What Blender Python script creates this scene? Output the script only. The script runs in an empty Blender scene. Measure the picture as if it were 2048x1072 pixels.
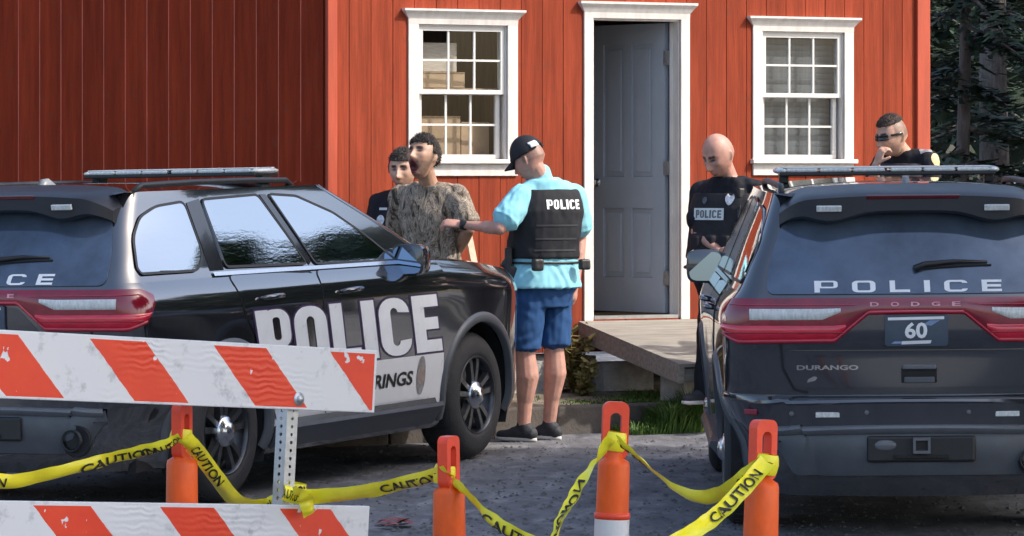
import bpy, bmesh, math, random
import numpy as np
from mathutils import Vector, Matrix, noise
from mathutils.bvhtree import BVHTree
R = math.radians
random.seed(7)
SC = bpy.context.scene
COL = SC.collection

# ------------------------------------------------------------------ camera, sky, sun, exposure
FPX, HY, CH = 8000.0, 345.0, 1.75            # focal length in photo pixels, horizon row, camera height
cam_d = bpy.data.cameras.new('camera'); cam = bpy.data.objects.new('camera', cam_d); COL.objects.link(cam)
cam_d.sensor_width = 36.0; cam_d.lens = FPX / 2048 * 36.0; cam_d.clip_start = 0.5; cam_d.clip_end = 2000
cam.location = (0, 0, CH); cam.rotation_euler = (R(90), 0, 0)
cam_d.shift_y = -(536 - HY) / 2048.0
SC.camera = cam
SUN_AZ, SUN_EL = -15.0, 43.0                 # azimuth from +X towards +Y, elevation
w = bpy.data.worlds.new('World'); SC.world = w; w.use_nodes = True
nt = w.node_tree; bgn = nt.nodes['Background']
sky = nt.nodes.new('ShaderNodeTexSky'); sky.sky_type = 'NISHITA'; sky.sun_disc = False
sky.sun_elevation = R(SUN_EL); sky.sun_rotation = R(90 - SUN_AZ)
sky.air_density = 1.0; sky.dust_density = 3.5; sky.ozone_density = 1.0
nt.links.new(sky.outputs[0], bgn.inputs[0]); bgn.inputs[1].default_value = 0.15
sd = bpy.data.lights.new('sun', 'SUN'); sd.energy = 2.05; sd.angle = R(0.6); sd.color = (1.0, 0.93, 0.84)
sun = bpy.data.objects.new('sun', sd); COL.objects.link(sun)
SDIR = Vector((math.cos(R(SUN_EL)) * math.cos(R(SUN_AZ)), math.cos(R(SUN_EL)) * math.sin(R(SUN_AZ)), math.sin(R(SUN_EL))))
sun.rotation_euler = SDIR.to_track_quat('Z', 'Y').to_euler(); sun.location = SDIR * 60
SC.view_settings.view_transform = 'Standard'; SC.view_settings.look = 'None'
SC.view_settings.exposure = 1.12; SC.view_settings.gamma = 1.0; SC.view_settings.use_curve_mapping = False
SC.render.engine = 'CYCLES'

# ------------------------------------------------------------------ helpers
def tag(o, label=None, cat=None, group=None, kind=None):
    for k, v in (('label', label), ('category', cat), ('group', group), ('kind', kind)):
        if v: o[k] = v
    return o
def empty(name, loc=(0, 0, 0), rot=(0, 0, 0), label=None, cat=None, group=None):
    o = bpy.data.objects.new(name, None); COL.objects.link(o); o.location = loc; o.rotation_euler = rot
    o.empty_display_size = 0.1
    return tag(o, label, cat, group)
def obj(name, me, mat=None, parent=None, smooth=False):
    if isinstance(me, bmesh.types.BMesh):
        m = bpy.data.meshes.new(name); me.to_mesh(m); me.free(); me = m
    if mat is not None:
        me.materials.clear(); me.materials.append(mat)
    if smooth: me.polygons.foreach_set('use_smooth', [True] * len(me.polygons))
    o = bpy.data.objects.new(name, me); COL.objects.link(o)
    if parent is not None: o.parent = parent
    return o
def mesh_obj(name, verts, faces, mat=None, parent=None, smooth=False):
    m = bpy.data.meshes.new(name); m.from_pydata([tuple(v) for v in verts], [], faces); m.update()
    return obj(name, m, mat, parent, smooth)
def box(bm, c, s, rot=None, bev=0.0):
    M = Matrix.Translation(Vector(c)) @ (rot.to_4x4() if rot else Matrix()) @ Matrix.Diagonal((s[0], s[1], s[2], 1))
    r = bmesh.ops.create_cube(bm, size=1.0, matrix=M)
    if bev > 0:
        es = list({e for v in r['verts'] for e in v.link_edges})
        bmesh.ops.bevel(bm, geom=es, offset=bev, segments=2, affect='EDGES', profile=0.5)
def boxm(name, c, s, mat, parent=None, rot=None, bev=0.0):
    bm = bmesh.new(); box(bm, c, s, rot, bev); return obj(name, bm, mat, parent)
def frame_to(d, up=Vector((0, 0, 1))):
    z = Vector(d).normalized(); x = up.cross(z)
    if x.length < 1e-4: x = Vector((1, 0, 0)).cross(z)
    x.normalize(); y = z.cross(x); return x, y, z
def loft(bm, rings, cap=True, close=True):
    rv = [[bm.verts.new(p) for p in r] for r in rings]
    n = len(rings[0])
    for i in range(len(rv) - 1):
        for j in range(n if close else n - 1):
            bm.faces.new((rv[i][j], rv[i][(j + 1) % n], rv[i + 1][(j + 1) % n], rv[i + 1][j]))
    if cap and close:
        bm.faces.new(rv[0][::-1]); bm.faces.new(rv[-1])
    return rv
def ring(c, ax, ay, n=16, p=2.0):
    out = []
    for i in range(n):
        t = 2 * math.pi * i / n; cs, sn = math.cos(t), math.sin(t)
        if p != 2.0:
            cs = math.copysign(abs(cs) ** (2 / p), cs); sn = math.copysign(abs(sn) ** (2 / p), sn)
        out.append(Vector(c) + ax * cs + ay * sn)
    return out
def capsule(bm, a, b, ra, rb, n=12, flat=1.0, fdir=None):
    a = Vector(a); b = Vector(b); d = b - a
    if d.length < 1e-5: d = Vector((0, 0, 1e-4))
    x, y, z = frame_to(d)
    if fdir is not None:
        y = Vector(fdir) - z * Vector(fdir).dot(z); y.normalize(); x = y.cross(z)
    rr = []
    for t in (-80, -55, -30, 0):
        rr.append(ring(a + z * ra * math.sin(R(t)), x * ra * math.cos(R(t)), y * ra * flat * math.cos(R(t)), n))
    for t in (0.25, .5, .75):
        r_ = ra + (rb - ra) * t; rr.append(ring(a + d * t, x * r_, y * r_ * flat, n))
    for t in (0, 30, 55, 80):
        rr.append(ring(b + z * rb * math.sin(R(t)), x * rb * math.cos(R(t)), y * rb * flat * math.cos(R(t)), n))
    loft(bm, rr)
def ellipsoid(bm, c, ax, ay, az, n=16, m=10):
    rr = []
    for i in range(1, m):
        t = -math.pi / 2 + math.pi * i / m
        rr.append(ring(Vector(c) + Vector(az) * math.sin(t), Vector(ax) * math.cos(t), Vector(ay) * math.cos(t), n))
    loft(bm, rr)
def tube(bm, pts, r, n=10, closed=False):
    rr = []; pts = [Vector(p) for p in pts]; prev = None
    for i, p in enumerate(pts):
        d = (pts[min(i + 1, len(pts) - 1)] - pts[max(i - 1, 0)]).normalized()
        if prev is None: x, y, z = frame_to(d)
        else:
            x = prev - d * prev.dot(d); x.normalize(); y = d.cross(x)
        prev = x; ri = r[i] if isinstance(r, (list, tuple)) else r
        rr.append(ring(p, x * ri, y * ri, n))
    loft(bm, rr)
def lathe(bm, prof, n=32, M=Matrix()):
    """prof: (r, h) pairs; axis = local Z of M"""
    rr = [[M @ Vector((r * math.cos(2 * math.pi * i / n), r * math.sin(2 * math.pi * i / n), h)) for i in range(n)] for r, h in prof]
    loft(bm, rr, cap=False)
def text_geo(body, size=1.0, bold=0.0):
    c = bpy.data.curves.new('t', 'FONT'); c.body = body; c.size = size; c.offset = bold; c.fill_mode = 'FRONT'; c.resolution_u = 3
    c.align_x = 'CENTER'; c.align_y = 'CENTER'
    o = bpy.data.objects.new('t', c); COL.objects.link(o)
    dg = bpy.context.evaluated_depsgraph_get(); me = bpy.data.meshes.new_from_object(o.evaluated_get(dg))
    bm = bmesh.new(); bm.from_mesh(me); bmesh.ops.triangulate(bm, faces=bm.faces)
    V = [v.co.copy() for v in bm.verts]; Fc = [[v.index for v in f.verts] for f in bm.faces]
    bm.free(); bpy.data.objects.remove(o); bpy.data.curves.remove(c); bpy.data.meshes.remove(me)
    x0 = min(v.x for v in V); x1 = max(v.x for v in V); y0 = min(v.y for v in V); y1 = max(v.y for v in V)
    V = [((v.x - x0) / (x1 - x0), (v.y - y0) / (y1 - y0)) for v in V]
    return V, Fc, (x1 - x0) / (y1 - y0)
def rrect(x0, y0, x1, y1, r, k=5):
    out = []
    for cx, cy, a0 in ((x1 - r, y1 - r, 0), (x0 + r, y1 - r, 90), (x0 + r, y0 + r, 180), (x1 - r, y0 + r, 270)):
        for i in range(k + 1):
            a = R(a0 + 90 * i / k); out.append((cx + r * math.cos(a), cy + r * math.sin(a)))
    return out
def block_text(word, t=0.3, gap=0.12, lw=0.62, g=0.0, nv=4):
    """heavy condensed block capitals; unit height; g grows strokes. returns verts, quads, width"""
    V, Q = [], []
    def quadstrip(pa, pb, closed=True, skip=None):
        n = len(pa); b = len(V); V.extend(pa); V.extend(pb)
        for i in range(n if closed else n - 1):
            j = (i + 1) % n
            if skip and skip(((pa[i][0] + pa[j][0]) / 2, (pa[i][1] + pa[j][1]) / 2)): continue
            Q.append((b + i, b + j, b + n + j, b + n + i))
    def rect(x0, y0, x1, y1):
        x0 -= g; y0 -= g; x1 += g; y1 += g
        b = len(V)
        for i in range(nv + 1):
            y = y0 + (y1 - y0) * i / nv; V.extend([(x0, y), (x1, y)])
        for i in range(nv): Q.append((b + 2 * i, b + 2 * i + 1, b + 2 * i + 3, b + 2 * i + 2))
    def rng(x0, y0, x1, y1, r, tt, skip=None):
        quadstrip(rrect(x0 - g, y0 - g, x1 + g, y1 + g, r + g), rrect(x0 + tt - g, y0 + tt - g, x1 - tt + g * .5, y1 - tt + g, max(r - tt * .75, .02)) if False else
                  rrect(x0 + tt - g, y0 + tt * .72 - g, x1 - tt + g, y1 - tt * .72 + g, max(r - tt * .8, .03)), True, skip)
    x = 0.0
    for ch in word:
        wd = t if ch == 'I' else lw * (0.86 if ch == 'L' or ch == 'E' else 1.0)
        T = t * .9
        if ch == 'I': rect(x, 0, x + t, 1)
        elif ch == 'L': rect(x, 0, x + T, 1); rect(x + T + 2 * g, 0, x + wd, .22)
        elif ch == 'E':
            rect(x, 0, x + T, 1)
            for a, b_ in ((0, .21), (.395, .605), (.79, 1)): rect(x + T + 2 * g, a, x + wd - (0.03 if a == .395 else 0), b_)
        elif ch == 'P':
            rect(x, 0, x + T, 1); x0, x1, y0, y1 = x + T * .5, x + wd, .36, 1
            rng(x0, y0, x1, y1, .2, T * .78)
        elif ch == 'O': rng(x, 0, x + wd, 1, .27, T)
        elif ch == 'C': rng(x, 0, x + wd, 1, .27, T, lambda p, x=x, wd=wd: p[0] > x + wd * .8 and .36 < p[1] < .64)
        x += wd + gap
    return V, Q, x - gap

# ------------------------------------------------------------------ materials
MATS = {}
def mat(name, col, rough=0.6, metal=0.0, spec=0.5, coat=0.0, bump=None, var=None, ior=None, emit=None):
    """var=(scale, amount, stretch) mottles colour; bump=(scale, strength, stretch)"""
    if name in MATS: return MATS[name]
    m = bpy.data.materials.new(name); m.use_nodes = True; n = m.node_tree.nodes; l = m.node_tree.links
    b = n['Principled BSDF']; b.inputs['Base Color'].default_value = (*col, 1); b.inputs['Roughness'].default_value = rough
    b.inputs['Metallic'].default_value = metal; b.inputs['Specular IOR Level'].default_value = spec
    if ior: b.inputs['IOR'].default_value = ior
    if coat: b.inputs['Coat Weight'].default_value = coat; b.inputs['Coat Roughness'].default_value = 0.03
    tc = n.new('ShaderNodeTexCoord')
    def nz(scale, st, det=5, rgh=.6):
        mp = n.new('ShaderNodeMapping'); mp.inputs['Scale'].default_value = st or (1, 1, 1); l.new(tc.outputs['Object'], mp.inputs[0])
        t = n.new('ShaderNodeTexNoise'); t.inputs['Scale'].default_value = scale; t.inputs['Detail'].default_value = det; t.inputs['Roughness'].default_value = rgh
        l.new(mp.outputs[0], t.inputs[0]); return t
    if var:
        t = nz(var[0], var[2] if len(var) > 2 else None); r = n.new('ShaderNodeValToRGB')
        a = var[1]; r.color_ramp.elements[0].position = .3; r.color_ramp.elements[1].position = .7
        r.color_ramp.elements[0].color = (*[c * (1 - a) for c in col], 1); r.color_ramp.elements[1].color = (*[min(1, c * (1 + a)) for c in col], 1)
        l.new(t.outputs[0], r.inputs[0]); l.new(r.outputs[0], b.inputs['Base Color'])
        rr = n.new('ShaderNodeMapRange'); rr.inputs[3].default_value = max(0, rough - .08); rr.inputs[4].default_value = min(1, rough + .08)
        l.new(t.outputs[0], rr.inputs[0]); l.new(rr.outputs[0], b.inputs['Roughness'])
    if bump:
        t = nz(bump[0], bump[2] if len(bump) > 2 else None, 6, .65); bp = n.new('ShaderNodeBump'); bp.inputs['Strength'].default_value = bump[1]
        bp.inputs['Distance'].default_value = bump[3] if len(bump) > 3 else 0.01
        l.new(t.outputs[0], bp.inputs['Height']); l.new(bp.outputs[0], b.inputs['Normal'])
    MATS[name] = m; return m
def siding(name, col):
    m = mat(name, col, .8, spec=.12, bump=(30, .5, (3, 3, .12), .006), var=(5, .20, (5, 5, .35))); n = m.node_tree.nodes; l = m.node_tree.links; b = n['Principled BSDF']
    src = b.inputs['Base Color'].links[0].from_socket; oi = n.new('ShaderNodeObjectInfo'); mr = n.new('ShaderNodeMapRange'); mr.inputs[3].default_value = .84; mr.inputs[4].default_value = 1.10; l.new(oi.outputs['Random'], mr.inputs[0])
    tc = n.new('ShaderNodeTexCoord'); mp = n.new('ShaderNodeMapping'); mp.inputs['Scale'].default_value = (9, 9, .55); l.new(tc.outputs['Object'], mp.inputs[0])
    ns = n.new('ShaderNodeTexNoise'); ns.inputs['Scale'].default_value = 2.0; ns.inputs['Detail'].default_value = 7; ns.inputs['Roughness'].default_value = .7; l.new(mp.outputs[0], ns.inputs[0])
    m2 = n.new('ShaderNodeMapRange'); m2.inputs[1].default_value = .3; m2.inputs[2].default_value = .7; m2.inputs[3].default_value = .80; m2.inputs[4].default_value = 1.14; l.new(ns.outputs[0], m2.inputs[0])
    mu = n.new('ShaderNodeMath'); mu.operation = 'MULTIPLY'; l.new(mr.outputs[0], mu.inputs[0]); l.new(m2.outputs[0], mu.inputs[1])
    vm = n.new('ShaderNodeVectorMath'); vm.operation = 'SCALE'; l.new(src, vm.inputs[0]); l.new(mu.outputs[0], vm.inputs['Scale']); sp = n.new('ShaderNodeSeparateXYZ'); l.new(tc.outputs['Object'], sp.inputs[0])
    m3 = n.new('ShaderNodeMapRange'); m3.inputs[1].default_value = 1.0; m3.inputs[2].default_value = .4; m3.inputs[3].default_value = 0; m3.inputs[4].default_value = .75; l.new(sp.outputs[2], m3.inputs[0])
    kn = n.new('ShaderNodeTexNoise'); kn.inputs['Scale'].default_value = 13; kn.inputs['Detail'].default_value = 6; l.new(tc.outputs['Object'], kn.inputs[0])
    m4 = n.new('ShaderNodeMapRange'); m4.inputs[1].default_value = .60; m4.inputs[2].default_value = .72; m4.inputs[4].default_value = .35; l.new(kn.outputs[0], m4.inputs[0])
    m5 = n.new('ShaderNodeMath'); m5.operation = 'MULTIPLY_ADD'; l.new(m3.outputs[0], m5.inputs[0]); l.new(kn.outputs[0], m5.inputs[1]); l.new(m4.outputs[0], m5.inputs[2])
    mx = n.new('ShaderNodeMix'); mx.data_type = 'RGBA'; l.new(m5.outputs[0], mx.inputs[0]); l.new(vm.outputs[0], mx.inputs[6]); mx.inputs[7].default_value = (col[0] * .45 + .03, .05, .03, 1); l.new(mx.outputs[2], b.inputs['Base Color']); return m
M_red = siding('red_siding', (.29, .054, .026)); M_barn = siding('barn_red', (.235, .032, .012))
M_redtrim = mat('red_trim', (.44, .07, .03), .6, bump=(26, .3, (3, 3, .15), .004), var=(4, .18, (4, 4, .4)))
M_barnline = mat('barn_groove_highlight', (.42, .085, .05), .6, bump=(30, .3), var=(9, .3, (1, 1, .3)))  # lighter red that paints the highlights along the barn's grooves
M_redback = mat('red_backing', (.29, .05, .024), .7, bump=(30, .3))
M_white = mat('white_trim', (.70, .67, .63), .5, bump=(18, .25, (1, 1, .4), .004), var=(7, .12, (3, 3, .7)))
M_vinyl = mat('white_vinyl', (.70, .69, .66), .35, var=(6, .04))
M_door = mat('door_paint', (.37, .42, .49), .45, var=(4, .08, (1, 1, .5)), bump=(9, .1))
M_metal = mat('steel', (.45, .46, .47), .35, metal=1.0, bump=(60, .1), var=(20, .15))
M_galv = mat('galvanised', (.50, .53, .56), .45, metal=.85, var=(25, .18), bump=(50, .15))
M_chrome = mat('chrome', (.62, .63, .65), .22, metal=1.0, bump=(30, .1))
M_dark = mat('dark_interior', (.02, .02, .022), .8, bump=(20, .2))
M_wood = mat('weathered_wood', (.27, .25, .215), .8, bump=(22, .6, (.4, 6, 6), .006), var=(7, .3, (.5, 5, 5)))
M_woodin = mat('interior_wood', (.30, .22, .15), .8, bump=(20, .4), var=(5, .2, (5, 5, .5)))
M_conc = mat('concrete_block', (.46, .45, .43), .9, bump=(60, .7), var=(14, .25))
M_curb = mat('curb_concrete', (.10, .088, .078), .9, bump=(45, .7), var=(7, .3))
M_card = mat('cardboard', (.42, .30, .20), .85, bump=(30, .2), var=(6, .15))
M_paper = mat('paper_stack', (.62, .55, .48), .85, bump=(60, .5, (1, 1, 12)), var=(30, .25, (.5, .5, 14)))
M_black = mat('black_plastic', (.018, .018, .02), .42, bump=(140, .15), var=(20, .2))
M_rubber = mat('tyre_rubber', (.028, .028, .030), .75, bump=(70, .4), var=(12, .3))
M_rim = mat('rim_steel', (.075, .078, .085), .32, metal=.9, bump=(40, .1), var=(16, .3))
M_white_ref = mat('reflective_white', (.70, .73, .76), .38, var=(9, .08), bump=(80, .15))
M_orange = mat('post_orange', (.86, .105, .006), .42, var=(11, .26, (1, 1, .5)), bump=(40, .12))
M_orange_h = mat('handle_orange', (.84, .075, .03), .36, var=(10, .14), bump=(40, .1))
M_tape = mat('caution_tape', (.92, .82, .03), .32, var=(8, .10), bump=(14, .25, (1, 1, 1), .01))
M_ink = mat('black_ink', (.012, .012, .012), .5, var=(40, .5), bump=(50, .1))
M_lens_red = mat('red_lens', (.62, .012, .042), .12, spec=.7, coat=.6, var=(12, .2, (1, 1, 6)))
M_lens_pink = mat('red_lens_bright', (.45, .015, .04), .15, spec=.7, coat=.6, var=(14, .2, (1, 1, 8)))
M_lens_dark = mat('dark_red_lens', (.22, .006, .022), .15, spec=.7, coat=.6, var=(10, .25))
M_lens_clear = mat('clear_lens', (.62, .65, .64), .14, spec=.8, coat=.6, var=(26, .22, (1, 3, 1)), bump=(60, .3))
M_brake3 = mat('brake_lamp', (.10, .006, .012), .2, coat=.5, var=(10, .2))
M_hose = mat('underbody', (.015, .015, .016), .8, bump=(15, .4), var=(9, .4))
def glass_mat(name, col, ior, rough=.015, bs=(3, .02)):
    m = mat(name, col, rough, spec=.5, ior=ior, bump=(bs[0], bs[1], (1, 1, 1), .02)); return m
M_glass = mat('tinted_glass', (.46, .49, .52), .02, metal=1.0, bump=(2.6, .035, (1, 1, 4), .02))
M_mirror = mat('mirror_glass', (.34, .45, .60), .03, metal=1.0)
def pane_mat():
    m = bpy.data.materials.new('window_pane'); m.use_nodes = True; n = m.node_tree.nodes; l = m.node_tree.links; n.clear()
    o = n.new('ShaderNodeOutputMaterial'); mx = n.new('ShaderNodeMixShader'); tr = n.new('ShaderNodeBsdfTransparent'); gl = n.new('ShaderNodeBsdfGlossy')
    fr = n.new('ShaderNodeFresnel'); fr.inputs[0].default_value = 1.5; gl.inputs['Roughness'].default_value = .02
    ge = n.new('ShaderNodeNewGeometry'); mr = n.new('ShaderNodeMapRange'); mr.inputs[3].default_value = 1.5; mr.inputs[4].default_value = 1 / 1.5
    l.new(ge.outputs['Backfacing'], mr.inputs[0]); l.new(mr.outputs[0], fr.inputs[0])
    tr.inputs[0].default_value = (.86, .88, .87, 1)
    ns = n.new('ShaderNodeTexNoise'); ns.inputs['Scale'].default_value = 5; bp = n.new('ShaderNodeBump'); bp.inputs['Strength'].default_value = .05
    l.new(ns.outputs[0], bp.inputs['Height']); l.new(bp.outputs[0], gl.inputs['Normal'])
    l.new(fr.outputs[0], mx.inputs[0]); l.new(tr.outputs[0], mx.inputs[1]); l.new(gl.outputs[0], mx.inputs[2]); l.new(mx.outputs[0], o.inputs[0]); return m
M_pane = pane_mat()
def ramp_mat(name, stops, scale, rough=.8, stretch=(1, 1, 1), detail=4, bump=(40, .3), dist=0.0, rgh=.55):
    m = bpy.data.materials.new(name); m.use_nodes = True; n = m.node_tree.nodes; l = m.node_tree.links; b = n['Principled BSDF']
    b.inputs['Roughness'].default_value = rough
    tc = n.new('ShaderNodeTexCoord'); mp = n.new('ShaderNodeMapping'); mp.inputs['Scale'].default_value = stretch; l.new(tc.outputs['Object'], mp.inputs[0])
    t = n.new('ShaderNodeTexNoise'); t.inputs['Scale'].default_value = scale; t.inputs['Detail'].default_value = detail; t.inputs['Distortion'].default_value = dist; t.inputs['Roughness'].default_value = rgh
    l.new(mp.outputs[0], t.inputs[0]); r = n.new('ShaderNodeValToRGB'); cr = r.color_ramp
    while len(cr.elements) < len(stops): cr.elements.new(.5)
    for e, (p, c) in zip(cr.elements, stops): e.position = p; e.color = (*c, 1)
    l.new(t.outputs[0], r.inputs[0]); l.new(r.outputs[0], b.inputs['Base Color'])
    t2 = n.new('ShaderNodeTexNoise'); t2.inputs['Scale'].default_value = bump[0]; t2.inputs['Detail'].default_value = 6; l.new(tc.outputs['Object'], t2.inputs[0])
    bp = n.new('ShaderNodeBump'); bp.inputs['Strength'].default_value = bump[1]; bp.inputs['Distance'].default_value = .012
    l.new(t2.outputs[0], bp.inputs['Height']); l.new(bp.outputs[0], b.inputs['Normal']); return m
M_asph = ramp_mat('asphalt', [(.34, (.075, .078, .088)), (.46, (.12, .123, .135)), (.56, (.17, .172, .185)), (.74, (.34, .34, .34))], 5.5, .85, (1.0, .45, 1), 14, (90, .9), .6, .72)
M_soil = ramp_mat('soil', [(.3, (.07, .055, .035)), (.5, (.16, .14, .10)), (.7, (.30, .27, .22))], 9, .95, (1, 1, 1), 8, (60, .9), .3, .65)
M_grass = ramp_mat('grass_blade', [(.3, (.035, .085, .012)), (.55, (.075, .15, .022)), (.75, (.19, .22, .06))], 7, .6, (1, 1, 1), 3, (20, .1))
M_weed = ramp_mat('weed_leaf', [(.3, (.09, .08, .02)), (.55, (.20, .17, .05)), (.75, (.30, .22, .10))], 14, .65, (1, 1, 1), 3, (20, .1))
M_leaf = ramp_mat('tree_leaf', [(.3, (.018, .038, .012)), (.55, (.032, .062, .02)), (.75, (.055, .085, .03))], 2.5, .6, (1, 1, 1), 4, (20, .1))
M_needle = ramp_mat('conifer_needle', [(.3, (.014, .032, .018)), (.55, (.03, .056, .03)), (.75, (.06, .09, .05))], 3, .65, (1, 1, 1), 4, (20, .1))
M_bark = ramp_mat('bark', [(.3, (.08, .068, .06)), (.6, (.17, .15, .135)), (.8, (.26, .235, .215))], 9, .95, (3, 3, .6), 8, (30, 1.0), .4)
M_stone = ramp_mat('gravel_stone', [(.3, (.05, .05, .055)), (.6, (.13, .13, .13)), (.8, (.26, .25, .24))], 6, .9, (1, 1, 1), 3, (60, .3))

# ------------------------------------------------------------------ places: pixel + depth -> world (only used to survey positions)
def P(px, py, D): return Vector(((px - 1024) * D / FPX, D, CH - (py - HY) * D / FPX))
GX, GD = 0.009, 0.014
def gz(x, y):
    yy = max(16.0, min(30.0, y)); xx = max(-6, min(6, x))
    return GD * (yy - 25) + GX * xx - .014
# ------------------------------------------------------------------ ground
def grid_ground():
    xs = list(np.concatenate([[-400, -150, -60, -30, -15], np.linspace(-8, 8, 41), [15, 30, 60, 150, 400]]))
    ys = list(np.concatenate([[-400, -150, -50, -20, 0, 5], np.linspace(9, 30, 64), [34, 40, 50, 70, 100, 200, 500, 900]]))
    V, Fc = [], []
    for y in ys:
        for x in xs:
            z = gz(x, y)
            if abs(x) <= 8 and 9 <= y <= 30: z += 0.010 * noise.noise((x * .9, y * .5, 0))
            V.append((x, y, z))
    n = len(xs)
    for j in range(len(ys) - 1):
        for i in range(n - 1): Fc.append((j * n + i, j * n + i + 1, (j + 1) * n + i + 1, (j + 1) * n + i))
    o = mesh_obj('ground', V, Fc, M_asph, smooth=True); tag(o, kind='structure')
grid_ground()
# loose stones on the lot
def stones():
    rng = random.Random(3); V, Fc = [], []
    for k in range(6500):
        D = rng.uniform(13.5, 26.2); x = rng.uniform(-.14, .14) * D; s = rng.uniform(.006, .018) * (1.6 if rng.random() < .06 else 1)
        c = Vector((x, D, gz(x, D) + s * .2)); b = len(V)
        q = Matrix.Rotation(rng.uniform(0, 6), 3, 'Z')
        for dx, dy, dz in ((1, 0, 0), (0, 1, 0), (-1, 0, 0), (0, -1, 0), (0, 0, .6), (.4, .3, -.6)):
            V.append(c + q @ Vector((dx * s * rng.uniform(.7, 1.3), dy * s * rng.uniform(.6, 1.1), dz * s)))
        Fc += [(b + i, b + (i + 1) % 4, b + 4) for i in range(4)]
    tag(mesh_obj('gravel', V, Fc, M_stone), 'loose grey gravel scattered over the dark lot', 'gravel', kind='stuff')
stones()

# ------------------------------------------------------------------ the red shed
FO = Vector((-1.255, 26.99, 0)); FA = R(27.0); FU = Vector((math.cos(FA), math.sin(FA), 0)); FI = Vector((-math.sin(FA), math.cos(FA), 0))
def fa(px):      # facade coordinate under a photo column
    k = (px - 1024) / FPX
    return (k * FO.y - FO.x) / (FU.x - k * FU.y)
def fz(px, py): return CH - (py - HY) * (FO.y + FU.y * fa(px)) / FPX
shed = empty('shed', FO, (0, 0, FA), 'red board shed with white trimmed windows and an open door', 'shed')
SL, SH, SB, SDp = fa(1840), 3.35, 0.50, 3.6
FLOOR = fz(1270, 637)
def rects(x0, x1, z0, z1, ops, cuts):
    xs = sorted({x0, x1, *[c for c in cuts if x0 < c < x1]}); out = []
    for a, b in zip(xs[:-1], xs[1:]):
        sp = [(z0, z1)]
        for (oa, ob, oz0, oz1) in ops:
            if oa < (a + b) / 2 < ob:
                ns = []
                for s0, s1 in sp:
                    if oz0 > s0: ns.append((s0, min(s1, oz0)))
                    if oz1 < s1: ns.append((max(s0, oz1), s1))
                sp = [q for q in ns if q[1] - q[0] > .004]
        for s0, s1 in sp: out.append((a, b, s0, s1))
    return out
WIN = []
for (l, r_, t, bt) in ((834, 1012, 50, 319), (1521, 1685, 64, 319)):
    WIN.append((fa(l), fa(r_), fz((l + r_) / 2, bt), fz((l + r_) / 2, t)))
DOOR = (fa(1183), fa(1358), FLOOR, fz(1270, 38))
OPS = WIN + [DOOR]
cuts = [c for o in OPS for c in o[:2]]
pitch = SL / 29.0
for i in range(29):
    for (a, b, z0, z1) in rects(i * pitch, (i + 1) * pitch, SB, SH, OPS, cuts):
        a2 = a + (.0025 if abs(a - i * pitch) < 1e-6 else 0); b2 = b - (.0025 if abs(b - (i + 1) * pitch) < 1e-6 else 0)
        if b2 - a2 < .003: continue
        dy = random.uniform(-.0015, .0015)
        boxm('board', ((a2 + b2) / 2, -.008 + dy, (z0 + z1) / 2), (b2 - a2, .018, z1 - z0), M_red, shed)
bm = bmesh.new()
for (a, b, z0, z1) in rects(0.01, SL - .01, SB + .005, SH, OPS, cuts): box(bm, ((a + b) / 2, .05, (z0 + z1) / 2), (b - a, .09, z1 - z0))
obj('wall_backing', bm, M_redback, shed)
boxm('corner_trim', (SL + .005, -.016, (SB + SH) / 2), (.11, .06, SH - SB), M_redtrim, shed, bev=.004)
boxm('corner_trim', (.03, -.018, (SB + SH) / 2), (.07, .05, SH - SB), M_redtrim, shed, bev=.004)
bm = bmesh.new()
box(bm, (SL - .04, SDp / 2 + .05, (SB + SH) / 2), (.08, SDp - .1, SH - SB)); box(bm, (.04, SDp / 2 + .05, (SB + SH) / 2), (.08, SDp - .1, SH - SB))
box(bm, (SL / 2, SDp, (SB + SH) / 2), (SL, .08, SH - SB)); obj('side_wall', bm, M_red, shed)
boxm('floor_deck', (SL / 2, SDp / 2 + .05, FLOOR - .07), (SL - .2, SDp - .1, .14), M_woodin, shed)
bm = bmesh.new(); box(bm, (SL / 2, SDp / 2, SH + .09), (SL + .2, SDp + .24, .16)); obj('roof', bm, M_dark, shed)
boxm('interior_lining', (SL / 2, SDp - .07, (FLOOR + SH) / 2), (SL - .2, .03, SH - FLOOR), M_woodin, shed)

def header(parent, x0, x1, z, h, flare):
    pr = [(0, 0, .030), (0, .35, .034), (flare * .55, .65, .05), (flare, .86, .07), (flare, 1, .07)]
    V, Fc = [], []
    for (f, k, d) in pr:
        V += [(x0 - f, -d, z + h * k), (x1 + f, -d, z + h * k), (x1 + f, .0, z + h * k), (x0 - f, .0, z + h * k)]
    n = len(pr)
    for i in range(n - 1):
        for j in range(4): Fc.append((i * 4 + j, i * 4 + (j + 1) % 4, i * 4 + 4 + (j + 1) % 4, i * 4 + 4 + j))
    Fc += [(3, 2, 1, 0), tuple((n - 1) * 4 + j for j in range(4))]
    return mesh_obj('header', V, Fc, M_white, parent)
def casing(name, x0, x1, z0, z1, w_, d0=-.03, d1=.10):
    bm = bmesh.new()
    for xa, xb in ((x0 - w_, x0), (x1, x1 + w_)):
        box(bm, ((xa + xb) / 2, (d0) / 2 - .001, (z0 + z1) / 2), (xb - xa, -d0, z1 - z0), bev=.003)
    # jamb linings inside the opening
    box(bm, (x0 + .006, .05, (z0 + z1) / 2), (.012, .12, z1 - z0)); box(bm, (x1 - .006, .05, (z0 + z1) / 2), (.012, .12, z1 - z0))
    box(bm, ((x0 + x1) / 2, .05, z1 - .006), (x1 - x0 - .025, .12, .012))
    return obj(name, bm, M_white, shed)
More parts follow.
